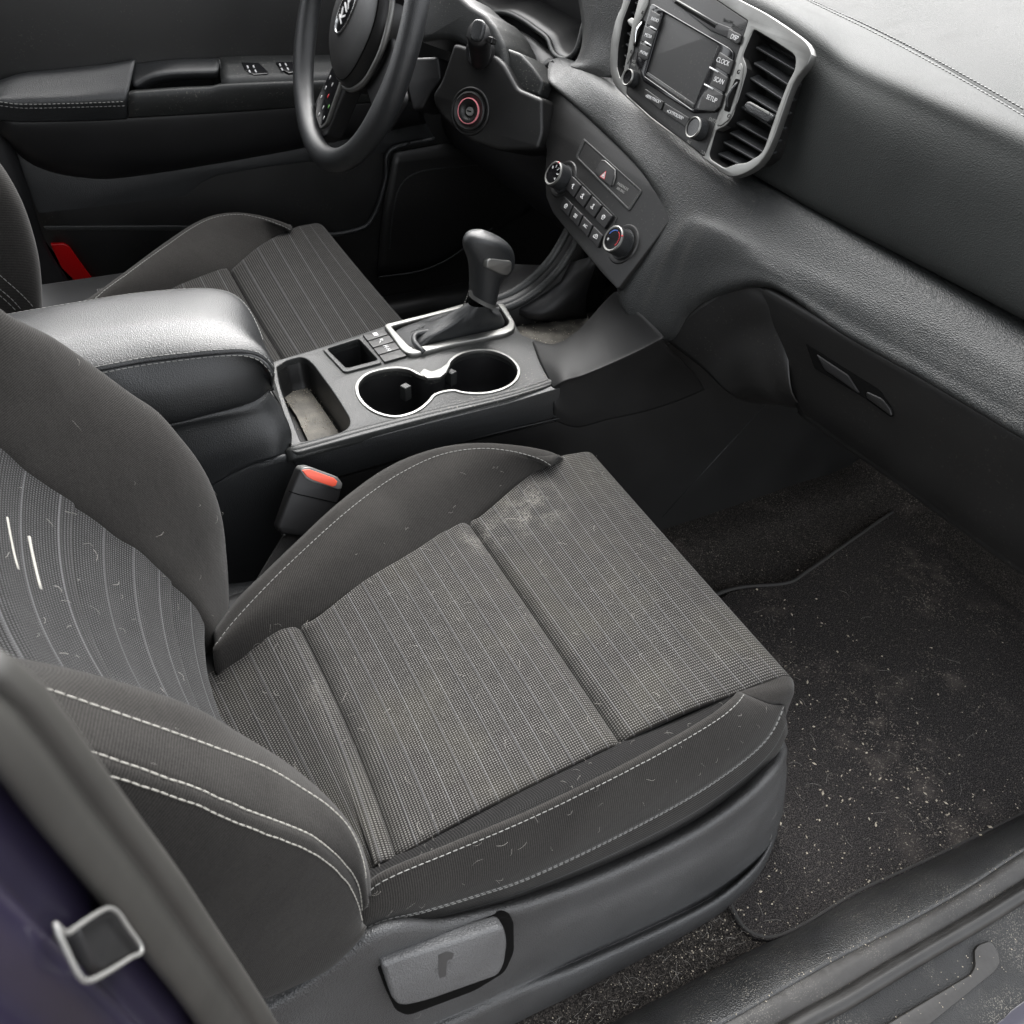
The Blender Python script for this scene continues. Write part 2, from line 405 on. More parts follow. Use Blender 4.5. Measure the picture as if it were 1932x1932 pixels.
M['band'] = mat('dark dotted band fabric', (.03, .03, .03), .95, spec=.1, extra=weave(stripes=5, stain=False, base=(.008, .008, .008), dot=(.035, .034, .034), period=.0022))
M['insertb'] = mat('darkened dotted backrest fabric', (.05, .05, .05), .94, sheen=.05, spec=.12, extra=weave(stripes=.033, stain=False, base=(.010, .010, .010), dot=(.095, .095, .097)))  # cushion fabric toned darker to offset the stronger light on the backrest
M['insertd'] = mat('ribbed seat fabric', (.05, .05, .05), .94, sheen=.05, spec=.12, extra=weave(dots=False, period=.0034, base=(.013, .0125, .012), dot=(.055, .053, .05), stripes=.03, stain=False))
M['carpet'] = mat('black carpet', (.02, .02, .02), 1, spec=.05, extra=carpetf())
M['mat'] = mat('dirty carpet mat', (.02, .02, .02), 1, spec=.05, extra=carpetf((.016, .015, .015), (.088, .082, .080), 1.0))
M['sill'] = mat('grained sill plastic', (.018, .0185, .019), .38, spec=.6, bump=('grain', 680, .7, .0008), noise=(18, 1.8), extra=speck(.6, 700, .6))
M['sillband'] = mat('scuffed grey sill band', (.034, .032, .030), .42, bump=('noise', 45, .5, .003), noise=(12, .6), extra=speck(.5, 700, .6))
M['seal'] = mat('black rubber seal', (.014, .0135, .013), .38, noise=(30, 1.8))
M['strip'] = mat('grey rubber weatherstrip', (.040, .039, .036), .5, noise=(35, .75))
M['paint'] = mat('dark violet body paint', (.010, .008, .019), .3, coat=.5, noise=(18, 2.0))
M['rust'] = mat('rusty dirt', (.25, .11, .06), .9, noise=(200, .5))
M['hair'] = mat('pale pet hair', (.34, .325, .30), .6)
M['crumb'] = mat('pale crumbs', (.62, .55, .44), .9, noise=(120, .55))
M['roofcloth'] = mat('headliner', (.22, .215, .2), .95)
M['tray'] = mat('dusty rubber tray mat', (.07, .065, .055), .75, bump=('noise', 500, .6, .0006), noise=(60, 2.2))
M['glass'] = mat('cluster glass', (.01, .01, .012), .1)

# ------------------------------------------------------------ the setting: floor carpet, roof, firewall
mb = MB()
def sheet(name, rows, m, thick=0): return gridmesh(name, rows, m, None, thick)
fl = patch('floor_carpet', [[V((x, y, z)) for x in (-1.6, -.5, 0, .5, 1.0)] + [V((1.22, y, z + .03)), V((1.42, y, z + .35))]
     for y, z in ((-.70, 0), (-.5, 0), (-.28, 0), (-.2, .012), (-.15, .033), (0, .04), (.15, .033), (.2, .012), (.5, 0), (.72, 0))], M['carpet'], None, 60, 5, .01)
tag(fl, kind='structure')
roof = patch('car_roof', [[V((-1.7, y, z)), V((-.9, y, z + .03)), V((-.3, y, z + .03)), V((.24, y, z))] for y, z in ((-.56, 1.2), (-.45, 1.235), (0, 1.25), (.45, 1.235), (.62, 1.16))], M['roofcloth'], None, 20, 4, .03)  # out of view, added for the shade it casts in the cabin
tag(roof, 'unseen grey headliner roof panel, added to shade the cabin', 'roof')
fw = patch('firewall', [[V((1.40, y, z)) for z in (-.05, .3, .62, .72)] for y in (-.8, -.3, .3, .8)], M['dark'], None, 10, 3, .02)
tag(fw, kind='structure')
rs = patch('rear_door_inner', [[V((x, -.745, z)) for x in (-1.6, -1.1, -.6, -.09)] for z in (-.05, .4, .8, 1.2)], M['dark'], None, 8, 3, .03)  # out of view, solid to full height to keep out light from behind
tag(rs, 'unseen dark inner face of the closed rear passenger door, added to block light from behind', 'rear door')
bk = patch('rear_blocking_wall', [[V((-1.6, y, z)) for z in (-.05, .4, .8, 1.2)] for y in (-.75, 0, .75)], M['dark'], None, 8, 3, .03)  # unseen, raised without windows to block light from the rear
tag(bk, kind='structure')

# ------------------------------------------------------------ passenger seat
SEAT = thing('passenger_seat', 'stained grey and black cloth front seat nearest the camera, covered in pet hair', 'car seat', 'front seats')
# cushion insert: lateral rows from the back to the rolled front lip
def grow(iu, ou, z, dz=0, dx=0): return [A(*iu, z=z) + V((dx, 0, dz)), A(*ou, z=z) + V((dx, 0, dz))]
Zs = .33
def lat(pi, po, bow=0, n=13, sag=.010):
    """lateral row, slightly hollow between the bolsters, bowed along x"""
    out = []
    for i in range(n):
        t = i / (n - 1); q = pi.lerp(po, t); k = 1 - (2 * t - 1) ** 2
        out.append(q + V((bow * k, 0, -sag * k)))
    return out
g1i, g1o = A(565, 1185, z=Zs), A(748, 1622, z=Zs); g2i, g2o = A(885, 990, z=Zs), A(1172, 1408, z=Zs)
bi, bo = A(425, 1250, z=Zs - .01), A(690, 1760, z=Zs - .01)
fi, fo = A(1062, 868, z=Zs + .006), A(1400, 1309, z=Zs + .006)
rows = []
def blend(a, b, t): return a.lerp(b, t)
def R_(i, o, dx=0, dz=0, bow=0, sag=.010): rows.append(lat(i + V((dx, 0, dz)), o + V((dx, 0, dz)), bow, 13, sag))
R_(bi, bo, -.05, -.02); R_(bi, bo, 0, -.004)
R_(blend(bi, g1i, .6), blend(bo, g1o, .6), 0, .006, .003)
for dx, dz in ((-.016, .0045), (-.006, .0025), (-.0015, -.0015), (0, -.0045), (.0015, -.0015), (.006, .0025), (.020, .006)): R_(g1i, g1o, dx, dz, .006)
for t in (.35, .65): R_(blend(g1i, g2i, t), blend(g1o, g2o, t), 0, .009, .006)
for dx, dz in ((-.018, .006), (-.007, .0035), (-.0018, -.001), (0, -.0045), (.0018, -.001), (.006, .004), (.018, .008)): R_(g2i, g2o, dx, dz, .006)
R_(blend(g2i, fi, .55), blend(g2o, fo, .55), 0, .010, .004)
R_(fi, fo, -.012, .004, .002)
li, lo = A(1112, 856, z=.326), A(1484, 1278, z=.326)
R_(blend(fi, li, .45), blend(fo, lo, .5), 0, .004, .002, .006)
R_(li, lo, .0, .0, 0, .002)
R_(li, lo, .014, -.02, 0, 0); R_(li, lo, .017, -.045, 0, 0); R_(li, lo, .008, -.08, 0, 0); R_(li, lo, -.03, -.12, 0, 0)
patch('cushion_insert', rows, M['insert'], SEAT, 40, 4, .004)
# inner bolster
crest = AZ([(405, 1200, .335), (450, 1139, .352), (505, 1084, .362), (560, 1031, .37), (630, 965, .377), (700, 909, .381), (760, 873, .382), (830, 848, .382), (900, 838, .38), (980, 842, .373), (1035, 852, .362), (1060, 862, .348)])
seami = AZ([(405, 1257, .322), (450, 1233, .326), (565, 1184, .33), (640, 1147, .33), (700, 1112, .33), (790, 1055, .33), (885, 989, .33), (940, 952, .331), (1000, 912, .333), (1062, 868, .336)])
stI = AZ([(408, 1222, .335), (440, 1178, .346), (500, 1112, .358), (560, 1053, .366), (640, 980, .373), (700, 932, .377), (760, 893, .379), (830, 861, .379), (900, 849, .378), (960, 853, .373), (1010, 866, .363), (1040, 880, .352)])
midI = [a.lerp(b, .5) + V((0, 0, .010)) for a, b in zip(spl(stI, 14), spl(seami, 14))]
ibol = patch('inner_bolster', [sh(crest, (0, .03, -.16)), sh(crest, (0, .018, -.03)), sh(crest, (0, .004, -.004)), stI, midI, sh(seami, (0, 0, .001)), sh(seami, (0, -.004, -.015))], M['knit'], SEAT, 60, 5, .004)
stitch('bolster_stitching', [sh(stI, (0, 0, .0015))], M['thread'], SEAT, .0042, .0013, .00034, on=ibol)
# outer bolster
seamo = AZ([(640, 1700, .325), (690, 1652, .328), (748, 1620, .33), (870, 1551, .33), (1000, 1483, .332), (1170, 1407, .332), (1300, 1351, .334), (1400, 1308, .337)])
topo = AZ([(650, 1715, .345), (700, 1665, .347), (770, 1625, .349), (880, 1572, .351), (1010, 1507, .352), (1170, 1438, .352), (1290, 1375, .351), (1375, 1322, .345), (1402, 1310, .338)])
sto = AY([(640, 1740, -.600), (690, 1685, -.600), (735, 1652, -.600), (860, 1600, -.600), (1000, 1540, -.600), (1150, 1468, -.600), (1270, 1404, -.598), (1350, 1356, -.594), (1385, 1328, -.588), (1400, 1311, -.580)])
sto2 = AY([(640, 1790, -.612), (700, 1742, -.612), (800, 1716, -.612), (910, 1683, -.613), (1000, 1652, -.613), (1150, 1582, -.613), (1300, 1502, -.612), (1400, 1434, -.608), (1450, 1385, -.602), (1477, 1330, -.592)])
bot = AY([(640, 1800, -.606), (695, 1745, -.606), (745, 1729, -.606), (810, 1732, -.606), (905, 1712, -.606), (1000, 1682, -.606), (1150, 1625, -.606), (1300, 1552, -.606), (1400, 1482, -.604), (1455, 1428, -.600), (1478, 1385, -.594)])
def up(c, n=20): return spl(c, n)
midO = [a.lerp(b, .5) + V((0, -.006, .002)) for a, b in zip(up(sto), up(sto2))]
topi = [p + V((0, -.002, -.0028)) for p in topo]
patch('bolster_inner_band', [sh(seamo, (0, .004, -.015)), sh(seamo, (0, 0, .001)), topi, sto, sh(sto, (0, -.001, -.003))], M['band'], SEAT, 60, 5, .004)
obol = patch('outer_bolster', [sh(sto, (0, .004, -.002)), sh(sto, (0, -.0005, .0008)), midO, sto2], M['knit'], SEAT, 60, 5, .004)
patch('bolster_skirt', [sh(sto2, (0, .002, -.001)), [a.lerp(b, .5) + V((0, -.003, 0)) for a, b in zip(up(sto2), up(bot))], bot, sh(bot, (0, .03, -.02))], M['insertd'], SEAT, 60, 5, .004)
stitch('bolster_stitching', [sh(sto, (0, -.001, .001)), sh(sto2, (0, -.0015, .003)), sh(sto2, (0, -.0022, -.0045))], M['thread'], SEAT, .0042, .0013, .00034, on=obol)
# front outer corner of the cushion
K0 = [A(1400, 1307, z=.337), A(1440, 1290, z=.334), A(1484, 1277, z=.327), lo + V((.013, -.002, -.02)), lo + V((.017, -.003, -.045)), lo + V((.008, 0, -.08))]
K1_ = [A(1401, 1312, z=.334), A(1443, 1305, z=.331), A(1485, 1300, z=.322), A(1505, 1325, y=-.585), A(1500, 1365, y=-.588), A(1478, 1405, y=-.59)]
K2_ = [A(1400, 1320, y=-.585), A(1438, 1316, y=-.590), A(1468, 1322, y=-.592), A(1479, 1340, y=-.593), A(1479, 1370, y=-.594), A(1472, 1402, y=-.596)]
K2 = [sh(p, (0, .001, -.001))[0] for p in ([seamo[-1]], [topo[-1]], [sto[-1]], [midO[-1]], [sto2[-1]], [bot[-1]])]
K0 = spl(K0, 16); K2 = spl(K2, 16)
K1 = [a.lerp(b, .5) + V((.006, -.003, .002)) * math.sin(math.pi * min(1, i / 10)) for i, (a, b) in enumerate(zip(K0, K2))]
patch('front_corner', [K0, K1, K2], M['knit'], SEAT, 24, 6, .004)
core = MB(); core.box(V((.22, -.395, .20)), V((.25, 0, 0)), V((0, .175, 0)), V((0, 0, .105))); core.build('cushion_core', M['dark'], SEAT, bevel=.02)

# plastic seat-side shield: lofted strips from under the fabric down to the rail
def T(l): return AY(l)
t0 = T([(300, 1960, -.603), (500, 1872, -.603), (600, 1800, -.604), (690, 1742, -.605), (745, 1727, -.606), (815, 1730, -.607), (905, 1709, -.608), (1000, 1679, -.608), (1150, 1622, -.608), (1300, 1549, -.607), (1400, 1479, -.605), (1455, 1425, -.600), (1478, 1400, -.592)])
t1 = T([(330, 1985, -.622), (520, 1890, -.622), (620, 1825, -.622), (710, 1762, -.623), (770, 1748, -.624), (840, 1745, -.625), (925, 1725, -.626), (1015, 1700, -.627), (1160, 1645, -.628), (1310, 1572, -.628), (1410, 1502, -.626), (1460, 1450, -.618), (1483, 1415, -.598)])
t2 = T([(420, 2060, -.632), (560, 1975, -.632), (690, 1925, -.632), (780, 1895, -.632), (860, 1870, -.632), (925, 1845, -.632), (975, 1815, -.634), (1060, 1762, -.636), (1190, 1705, -.638), (1330, 1635, -.638), (1420, 1570, -.634), (1462, 1510, -.622), (1482, 1460, -.598)])
t3 = T([(450, 2080, -.634), (600, 2010, -.634), (720, 1960, -.634), (820, 1925, -.634), (900, 1890, -.634), (960, 1862, -.634), (1005, 1842, -.634), (1090, 1806, -.634), (1210, 1752, -.636), (1340, 1690, -.636), (1420, 1632, -.632), (1458, 1575, -.622), (1475, 1530, -.600)])
t4 = T([(460, 2090, -.642), (620, 2030, -.642), (740, 1985, -.642), (850, 1940, -.642), (930, 1905, -.642), (980, 1880, -.642), (1020, 1862, -.643), (1100, 1827, -.646), (1220, 1772, -.648), (1345, 1706, -.648), (1415, 1650, -.642), (1448, 1605, -.630), (1468, 1550, -.606)])
t5 = T([(470, 2120, -.640), (640, 2070, -.640), (780, 2020, -.640), (880, 1975, -.640), (960, 1935, -.640), (1010, 1915, -.640), (1050, 1895, -.642), (1130, 1855, -.644), (1240, 1795, -.646), (1345, 1737, -.646), (1395, 1703, -.640), (1430, 1650, -.628), (1455, 1600, -.606)])
t6 = sh(t5, (0, .03, -.03))

patch('side_shield', [sh(t0, (0, .02, .01)), t0, t1, [a.lerp(b, .5) + V((0, .001, 0)) for a, b in zip(up(t1), up(t2))], t2, t3, t4, t5, t6], M['shield'], SEAT, 70, 6, .003)
# recline lever in its recess
LF = Fr(A(830, 1820, y=-.634), V((-.02, -1, .24)))
ro = LF.Q([(704, 1803), (735, 1791), (952, 1722), (966, 1730), (967, 1790), (950, 1828), (893, 1863), (767, 1910), (744, 1900), (724, 1858)])
plate('lever_recess', [rnd(ro, .006)], LF, -.004, .0035, M['hole'], SEAT, .001)  # raised black plate, the recess's shade is put into its colour
lr = LF.Q([(717, 1815), (947, 1742), (956, 1770), (950, 1815), (938, 1836), (800, 1885), (752, 1895), (738, 1880)], .010)
lev = plate('recline_lever', [rnd(lr, [.004, .006, .01, .01, .01, .01, .01, .006])], LF, .000, .013, M['lever'], SEAT, .0035)
ic = LF.Q([(826, 1800), (842, 1793), (856, 1797), (853, 1808), (845, 1810), (843, 1812), (841, 1840), (829, 1845), (827, 1838)], .0125)
plate('seat_fold_symbol', [rnd(ic, .0008)], LF, .0122, .0132, M['mark'], lev, .0001)
ic = LF.Q([(817, 1822), (827, 1816), (826, 1820), (845, 1814), (850, 1812), (853, 1822), (846, 1825), (846, 1820), (824, 1830), (823, 1836)], .0125)
plate('seat_fold_symbol', [ic], LF, .0124, .0130, M['mark'], lev, 0)

# backrest
sil = AY([(0, 587, -.25), (47, 611, -.24), (111, 644, -.225), (188, 698, -.21), (251, 745, -.205), (302, 778, -.20), (338, 822, -.20), (369, 859, -.20), (395, 905, -.20), (409, 942, -.20), (419, 986, -.20), (422, 1053, -.202), (421, 1103, -.206), (416, 1153, -.214), (410, 1199, -.225)])
sil = [sil[0] + V((-.10, -.02, .16)), sil[0] + V((-.03, -.005, .06))] + sil
sem = AY([(0, 825, -.300), (34, 855, -.298), (67, 885, -.296), (111, 916, -.294), (188, 973, -.290), (218, 999, -.289), (278, 1036, -.287), (322, 1083, -.287), (352, 1110, -.288), (379, 1143, -.290), (399, 1180, -.294), (409, 1215, -.298)])
sem = [sem[0] + V((-.085, 0, .16)), sem[0] + V((-.03, 0, .06))] + sem
mI = [a.lerp(b, .5) + V((.010, 0, .005)) for a, b in zip(up(sil), up(sem))]
patch('backrest_inner_bolster', [sh(sil, (-.14, .005, -.02)), sh(sil, (-.03, .008, -.003)), sh(sil, (-.006, .003, 0)), [a.lerp(b, .15) + V((.006, 0, .003)) for a, b in zip(up(sil), up(sem))], mI, sem, sh(sem, (-.02, -.006, -.004))], M['knit'], SEAT, 60, 6, .004)
# outer bolster of the backrest
oc = AY([(-60, 1240, -.572), (0, 1252, -.572), (60, 1264, -.572), (120, 1273, -.572), (200, 1292, -.572), (300, 1321, -.571), (380, 1351, -.570), (450, 1391, -.570), (540, 1446, -.572), (610, 1507, -.578), (665, 1577, -.590), (689, 1642, -.602), (693, 1690, -.610)])
l1 = AY([(-60, 1262, -.588), (0, 1277, -.588), (67, 1295, -.588), (200, 1339, -.588), (335, 1385, -.588), (420, 1416, -.588), (503, 1449, -.588), (566, 1487, -.590), (616, 1521, -.594), (655, 1563, -.600), (679, 1620, -.608), (689, 1690, -.614)])
l2 = AY([(-60, 1345, -.612), (0, 1365, -.612), (152, 1411, -.612), (302, 1462, -.612), (400, 1500, -.612), (469, 1532, -.612), (570, 1573, -.612), (600, 1587, -.612), (640, 1618, -.612), (668, 1652, -.612), (682, 1684, -.613), (687, 1715, -.615)])
l3 = AY([(-60, 1385, -.618), (60, 1415, -.618), (189, 1455, -.618), (335, 1504, -.618), (400, 1530, -.618), (469, 1559, -.618), (570, 1598, -.618), (616, 1627, -.617), (653, 1664, -.616), (673, 1704, -.616), (678, 1735, -.615)])
l23 = [a.lerp(b, .5) + V((0, .0075, 0)) for a, b in zip(up(l2), up(l3))]
b4 = AY([(-60, 1600, -.628), (80, 1660, -.628), (250, 1760, -.628), (360, 1840, -.628), (430, 1885, -.628), (492, 1880, -.628), (560, 1853, -.626), (610, 1828, -.624), (650, 1790, -.620), (672, 1760, -.618), (680, 1740, -.614)])
m34 = [a.lerp(b, .5) + V((0, -.004, 0)) for a, b in zip(up(l3), up(b4))]
bbol = patch('backrest_outer_bolster', [sh(oc, (-.03, .035, -.015)), sh(oc, (-.012, .014, -.003)), oc, l1, [a.lerp(b, .5) + V((0, -.003, .001)) for a, b in zip(up(l1), up(l2))], l2, l23, l3, m34, b4, sh(b4, (-.02, .04, -.01))], M['knit'], SEAT, 70, 6, .004)
stitch('backrest_stitching', [sh(l1, (.0005, -.002, .001)), sh(l2, (.0005, -.002, .001)), sh(l3, (.0005, -.002, .001))], M['threadw'], SEAT, .0050, .0009, .00036, on=bbol)
# backrest insert: rows from the bite upward
def brow(pi, po, d=0):
    out = []
    for i in range(11):
        t = i / 10; q = pi.lerp(po, t); k = 1 - (2 * t - 1) ** 2
        out.append(q + V((-.018 * k - d * min(1, k * 3), 0, -.006 * k)))
    return out
si = spl(sem[1:], 60); so = spl([p + V((-.026, .03, -.012)) for p in oc], 60)[::-1]
si = si[::-1]
brs = [brow(V((-.03, -.30, .318)), V((-.03, -.575, .318)), .0), brow(V((.005, -.302, .338)), V((.005, -.575, .340)), 0)]
for k in range(1, 15):
    t = k / 14
    a = si[int(4 + t * 55)]; b = so[int(min(59, 10 + t * 49))]
    b = V((a.x - .0 + (b.x - a.x) * .75, b.y, a.z + (b.z - a.z) * .35))
    for dd, dz in (((0, 0),) if k not in (3, 8, 12) else ((0, -.007), (.004, -.002), (.011, 0), (.004, .002), (0, .007))):
        brs.append(brow(a + V((-.003, .010, dz * .3)), b + V((0, 0, dz)), dd))
bins = patch('backrest_insert', brs, M['insertb'], SEAT, 40, 4, .004)
tr_ = BVHTree.FromPolygons([v.co for v in bins.data.vertices], [tuple(p.vertices) for p in bins.data.polygons])
mb = []
for p in (((12, 977), (16, 1000), (20, 1022), (26, 1050), (33, 1075)), ((54, 1013), (58, 1035), (63, 1058), (69, 1085), (76, 1112))):
    P = []
    for u, v in p:
        d = (RT @ V((u - C0, v - C0, FPX))).normalized(); h = tr_.ray_cast(CAM, d)[0]
        P.append((h if h else A(u, v, y=-.42)) - d * .0042)
    mb.append(spl(P, 10))
SEATTAGS = mb

# seat-belt buckle
BK = thing('seat_belt_buckle', 'black seat belt buckle with bright orange red release button beside the centre console', 'buckle')
top = [A(566, 884, x=.150), A(632, 906, x=.165)]
BF = Fr(A(590, 950, y=-.175), V((.12, -.9, .42)).normalized(), V((.25, 0, 1)))
bo_ = BF.Q([(564, 884), (580, 884), (632, 902), (643, 912), (640, 935), (607, 1010), (598, 1017), (530, 1007), (522, 995), (545, 930)])
plate('buckle_body', [rnd(bo_, .003)], BF, -.014, .004, M['dark'], BK, .003)
cap = BF.Q([(563, 886), (568, 881), (582, 880), (634, 899), (643, 911), (641, 921), (634, 922), (586, 908), (574, 902)])
plate('buckle_bezel', [rnd(cap, .0015)], BF, -.012, .0052, M['silverp'], BK, .001)
cap = BF.Q([(569, 887), (582, 885), (630, 902), (636, 908), (633, 916), (626, 918), (589, 905), (578, 899)], .005)
plate('release_button', [rnd(cap, .001)], BF, .001, .0066, M['buckle'], BK, .0008)
ln = BF.Q([(546, 926), (560, 931), (640, 949), (640, 951), (560, 933), (546, 928)], .004)
plate('buckle_seam', [ln], BF, .002, .0045, M['hole'], BK)
st_ = BF.Q([(537, 1005), (566, 1012), (513, 1098), (482, 1098)], -.006)
plate('buckle_strap', [st_], BF, -.0075, -.0055, M['belt'], BK)
ld = BF.Q([(535, 1009)], .0)[0]; ld2 = BF.Q([(597, 1018)], 0)[0]
for p in (ld, ld2): mb = MB(); mb.tube([BF.p(*p, -.004), BF.p(*p, .003)], .0018, 10); mb.build('rivet', M['console'], BK)
sr = patch('seat_rail_cover', [AZ([(380, 1110, .25), (480, 1098, .25), (540, 1080, .25)]), AZ([(380, 1135, .25), (470, 1122, .25), (530, 1110, .25)]), AZ([(380, 1140, .24), (455, 1140, .24), (520, 1130, .24)]), AZ([(380, 1170, .22), (440, 1170, .22), (500, 1160, .22)])], M['grain'], SEAT, 12, 3, .004)

# ------------------------------------------------------------ driver seat
DS = thing('driver_seat', 'grey ribbed cloth front seat behind the armrest on the far side', 'car seat', 'front seats')
dcr = AZ([(150, 575, .355), (180, 556, .362), (220, 527, .368), (260, 498, .372), (300, 468, .374), (340, 441, .375), (375, 420, .375), (410, 407, .374), (450, 403, .373), (490, 407, .370), (530, 418, .362), (552, 427, .347)])
dst = AZ([(170, 575, .36), (200, 549, .367), (240, 520, .371), (280, 490, .373), (320, 462, .374), (360, 434, .374), (400, 414, .373), (445, 407, .372), (485, 412, .368), (520, 423, .360), (548, 436, .345)])
dse = AZ([(230, 600, .33), (280, 572, .33), (335, 546, .33), (385, 528, .33), (432, 510, .33), (470, 488, .33), (503, 466, .331), (530, 448, .333), (552, 433, .336)])
dbol = patch('outer_bolster', [sh(dcr, (0, .03, -.15)), sh(dcr, (0, .016, -.03)), sh(dcr, (0, .004, -.004)), dst, [a.lerp(b, .5) + V((0, 0, .008)) for a, b in zip(up(dst), up(dse))], dse, sh(dse, (0, -.004, -.014))], M['knit'], DS, 50, 5, .004)
stitch('bolster_stitching', [sh(dst, (0, 0, .0015))], M['thread'], DS, .0046, .0012, .00045, on=dbol)
rows = []
D1i, D1o = A(432, 510, z=Zs), A(545, 700, z=Zs)
def RD(a, b, dx=0, dz=0): rows.append(lat(a + V((dx, 0, dz)), b + V((dx, 0, dz)), 0, 9, .004))
RD(D1i, D1o, -.20, 0); RD(D1i, D1o, -.1, .005); RD(D1i, D1o, -.012, .004); RD(D1i, D1o, -.004, -.004); RD(D1i, D1o, 0, -.008); RD(D1i, D1o, .004, -.004); RD(D1i, D1o, .012, .004)
F1, F2 = A(552, 433, z=.338), A(700, 665, z=.338); G1, G2 = A(602, 424, z=.333), A(754, 604, z=.328)
G2 = G1.lerp(G2, 1.25); F2 = F1.lerp(F2, 1.1)
RD(D1i.lerp(F1, .5), D1o.lerp(F2, .5), 0, .006); RD(F1, F2, 0, 0); RD(F1.lerp(G1, .6), F2.lerp(G2, .6), 0, .002); RD(G1, G2); RD(G1, G2, .014, -.018); RD(G1, G2, .018, -.05); RD(G1, G2, 0, -.12)
patch('cushion_insert', rows, M['insertd'], DS, 40, 4, .004)
co = MB(); co.box(V((.13, .42, .2)), V((.25, 0, 0)), V((0, .14, 0)), V((0, 0, .11))); co.build('cushion_core', M['dark'], DS, bevel=.02)
ds_ = AY([(-40, 280, .20), (0, 330, .20), (30, 382, .20), (50, 435, .20), (64, 490, .20), (70, 540, .20), (72, 590, .20)])
dbk_ = patch('backrest_bolster', [sh(ds_, (-.12, .06, 0)), sh(ds_, (-.01, .03, 0)), ds_, sh(ds_, (-.03, -.015, 0)), sh(ds_, (-.10, -.02, 0))], M['knit'], DS, 30, 5, .004)
stitch('backrest_stitching', [AY([(-5, 512, .19), (30, 545, .19), (64, 580, .19)]), AY([(-5, 540, .185), (20, 562, .185), (40, 584, .185)]), AY([(-5, 552, .185), (15, 570, .185), (30, 586, .185)])], M['thread'], DS, .0046, .0012, .00045, on=dbk_)

# ------------------------------------------------------------ centre console
CON = thing('centre_console', 'black plastic console between the seats with a silver trimmed cupholder pair', 'centre console')
ZC = .382
CF = Fr((0, 0, ZC), (0, 0, 1), a=V((1, 0, 0)))       # a = world x, b = world y
outl = CF.Q([(500, 690), (519, 681), (603, 656), (687, 628), (754, 605), (830, 588), (925, 560), (952, 572), (983, 632), (1020, 645), (1052, 652), (1075, 668), (1080, 690), (1060, 712), (1035, 728), (955, 752), (821, 784), (687, 819), (552, 856), (538, 832), (526, 800), (506, 745)])
tray = CF.Q([(522, 692), (540, 680), (565, 673), (578, 676), (592, 688), (602, 702), (629, 739), (650, 772), (660, 790), (660, 802), (652, 811), (638, 817), (568, 834), (560, 815), (543, 770), (528, 730)])
trR = [.002, .004, .006, .006, .008, .01, .02, .02, .006, .006, .006, .006, .003, .01, .02, .02]
pock = CF.Q([(611, 660), (679, 639), (718, 685), (651, 704)])
cups = CF.Q([(672, 735), (675, 722), (690, 707), (715, 698), (745, 694), (772, 697), (790, 706), (806, 711), (822, 710), (836, 703), (842, 694), (850, 680), (870, 667), (900, 660), (930, 662), (955, 671), (972, 684), (980, 700), (975, 717), (958, 731), (930, 741), (900, 744), (872, 742), (856, 738), (835, 741), (820, 747), (812, 757), (795, 772), (772, 783), (745, 788), (715, 782), (692, 769), (677, 752)])
cups = sm(cups, 110)
bez_o = CF.Q([(724, 619), (800, 600), (925, 566), (940, 570), (953, 583), (972, 616), (970, 628), (955, 636), (860, 655), (785, 674), (769, 674), (757, 665)])
bez_i = CF.Q([(738, 622), (800, 606), (920, 575), (935, 577), (943, 586), (960, 612), (957, 620), (945, 626), (855, 645), (788, 662), (777, 662), (769, 656)])
plate('console_top', [rnd(outl, [.003] * 7 + [.01] * 13 + [.01] * 2), rnd(tray, trR), rnd(pock, .006), cups, rnd([(x, y) for x, y in bez_i], .005)], CF, -.012, 0, M['console'], CON, .0014)
def well(name, loop, depth, m, floor=None, taper=.92, fm=None):
    cx = sum(p[0] for p in loop) / len(loop); cy = sum(p[1] for p in loop) / len(loop)
    rows = []
    for i, z in enumerate((0.0, .25, .6, .95, 1.0)):
        k = 1.015 - (1 - taper) * z - (.05 if z == 1 else 0)
        rows.append([CF.p(cx + (a - cx) * k, cy + (b - cy) * k, -.0035 - depth * z) for a, b in loop])
    rows.append([CF.p(cx, cy, -.0035 - depth)] * len(loop))
    return gridmesh(name, rows, m, CON, 0, True)
well('tray_well', rnd(tray, trR), .045, M['plastic'], taper=.86)
well('pocket_well', rnd(pock, .006), .05, M['dark'], taper=.9)
# two cup wells
def cupwell(cx, cy, r):
    rows = []
    for k, d in ((1.05, .004), (1.0, .03), (.95, .06), (.9, .072), (.0, .072)):
        rows.append([CF.p(cx + r * k * math.cos(t * math.pi / 24), cy + r * k * math.sin(t * math.pi / 24), -d) for t in range(48)])
    return gridmesh('cup_well', rows, M['dark'], CON, 0, True)
c1 = CF.q(747, 741); c2 = CF.q(908, 702)
well('cup_well', cups, .075, M['dark'], taper=.93)
# silver ring that follows the far side of the twin opening and the bridge
def ringpts(h, off):
    out = []
    cx = sum(p[0] for p in cups) / len(cups)
    n = len(cups)
    for i in range(n):
        a, b = V((*cups[i - 1], 0)), V((*cups[(i + 1) % n], 0)); t = (b - a).normalized(); nn = V((t.y, -t.x, 0))
        out.append((cups[i][0] + nn.x * off, cups[i][1] + nn.y * off))
    return out
def area(l): return sum(l[i - 1][0] * l[i][1] - l[i][0] * l[i - 1][1] for i in range(len(l))) / 2
sg = 1 if area(cups) > 0 else -1
ro_, ri_ = ringpts(0, sg * .0012), ringpts(0, -sg * .0028)
plate('cupholder_trim', [ro_, ri_], CF, -.004, .0016, M['silver'], CON, .0007)
br = CF.Q([(800, 698), (815, 704), (832, 697), (843, 688), (850, 689), (842, 705), (831, 714), (806, 716), (792, 706)])
plate('cupholder_trim', [rnd(br, .002)], CF, -.002, .0024, M['silver'], CON, .0006)
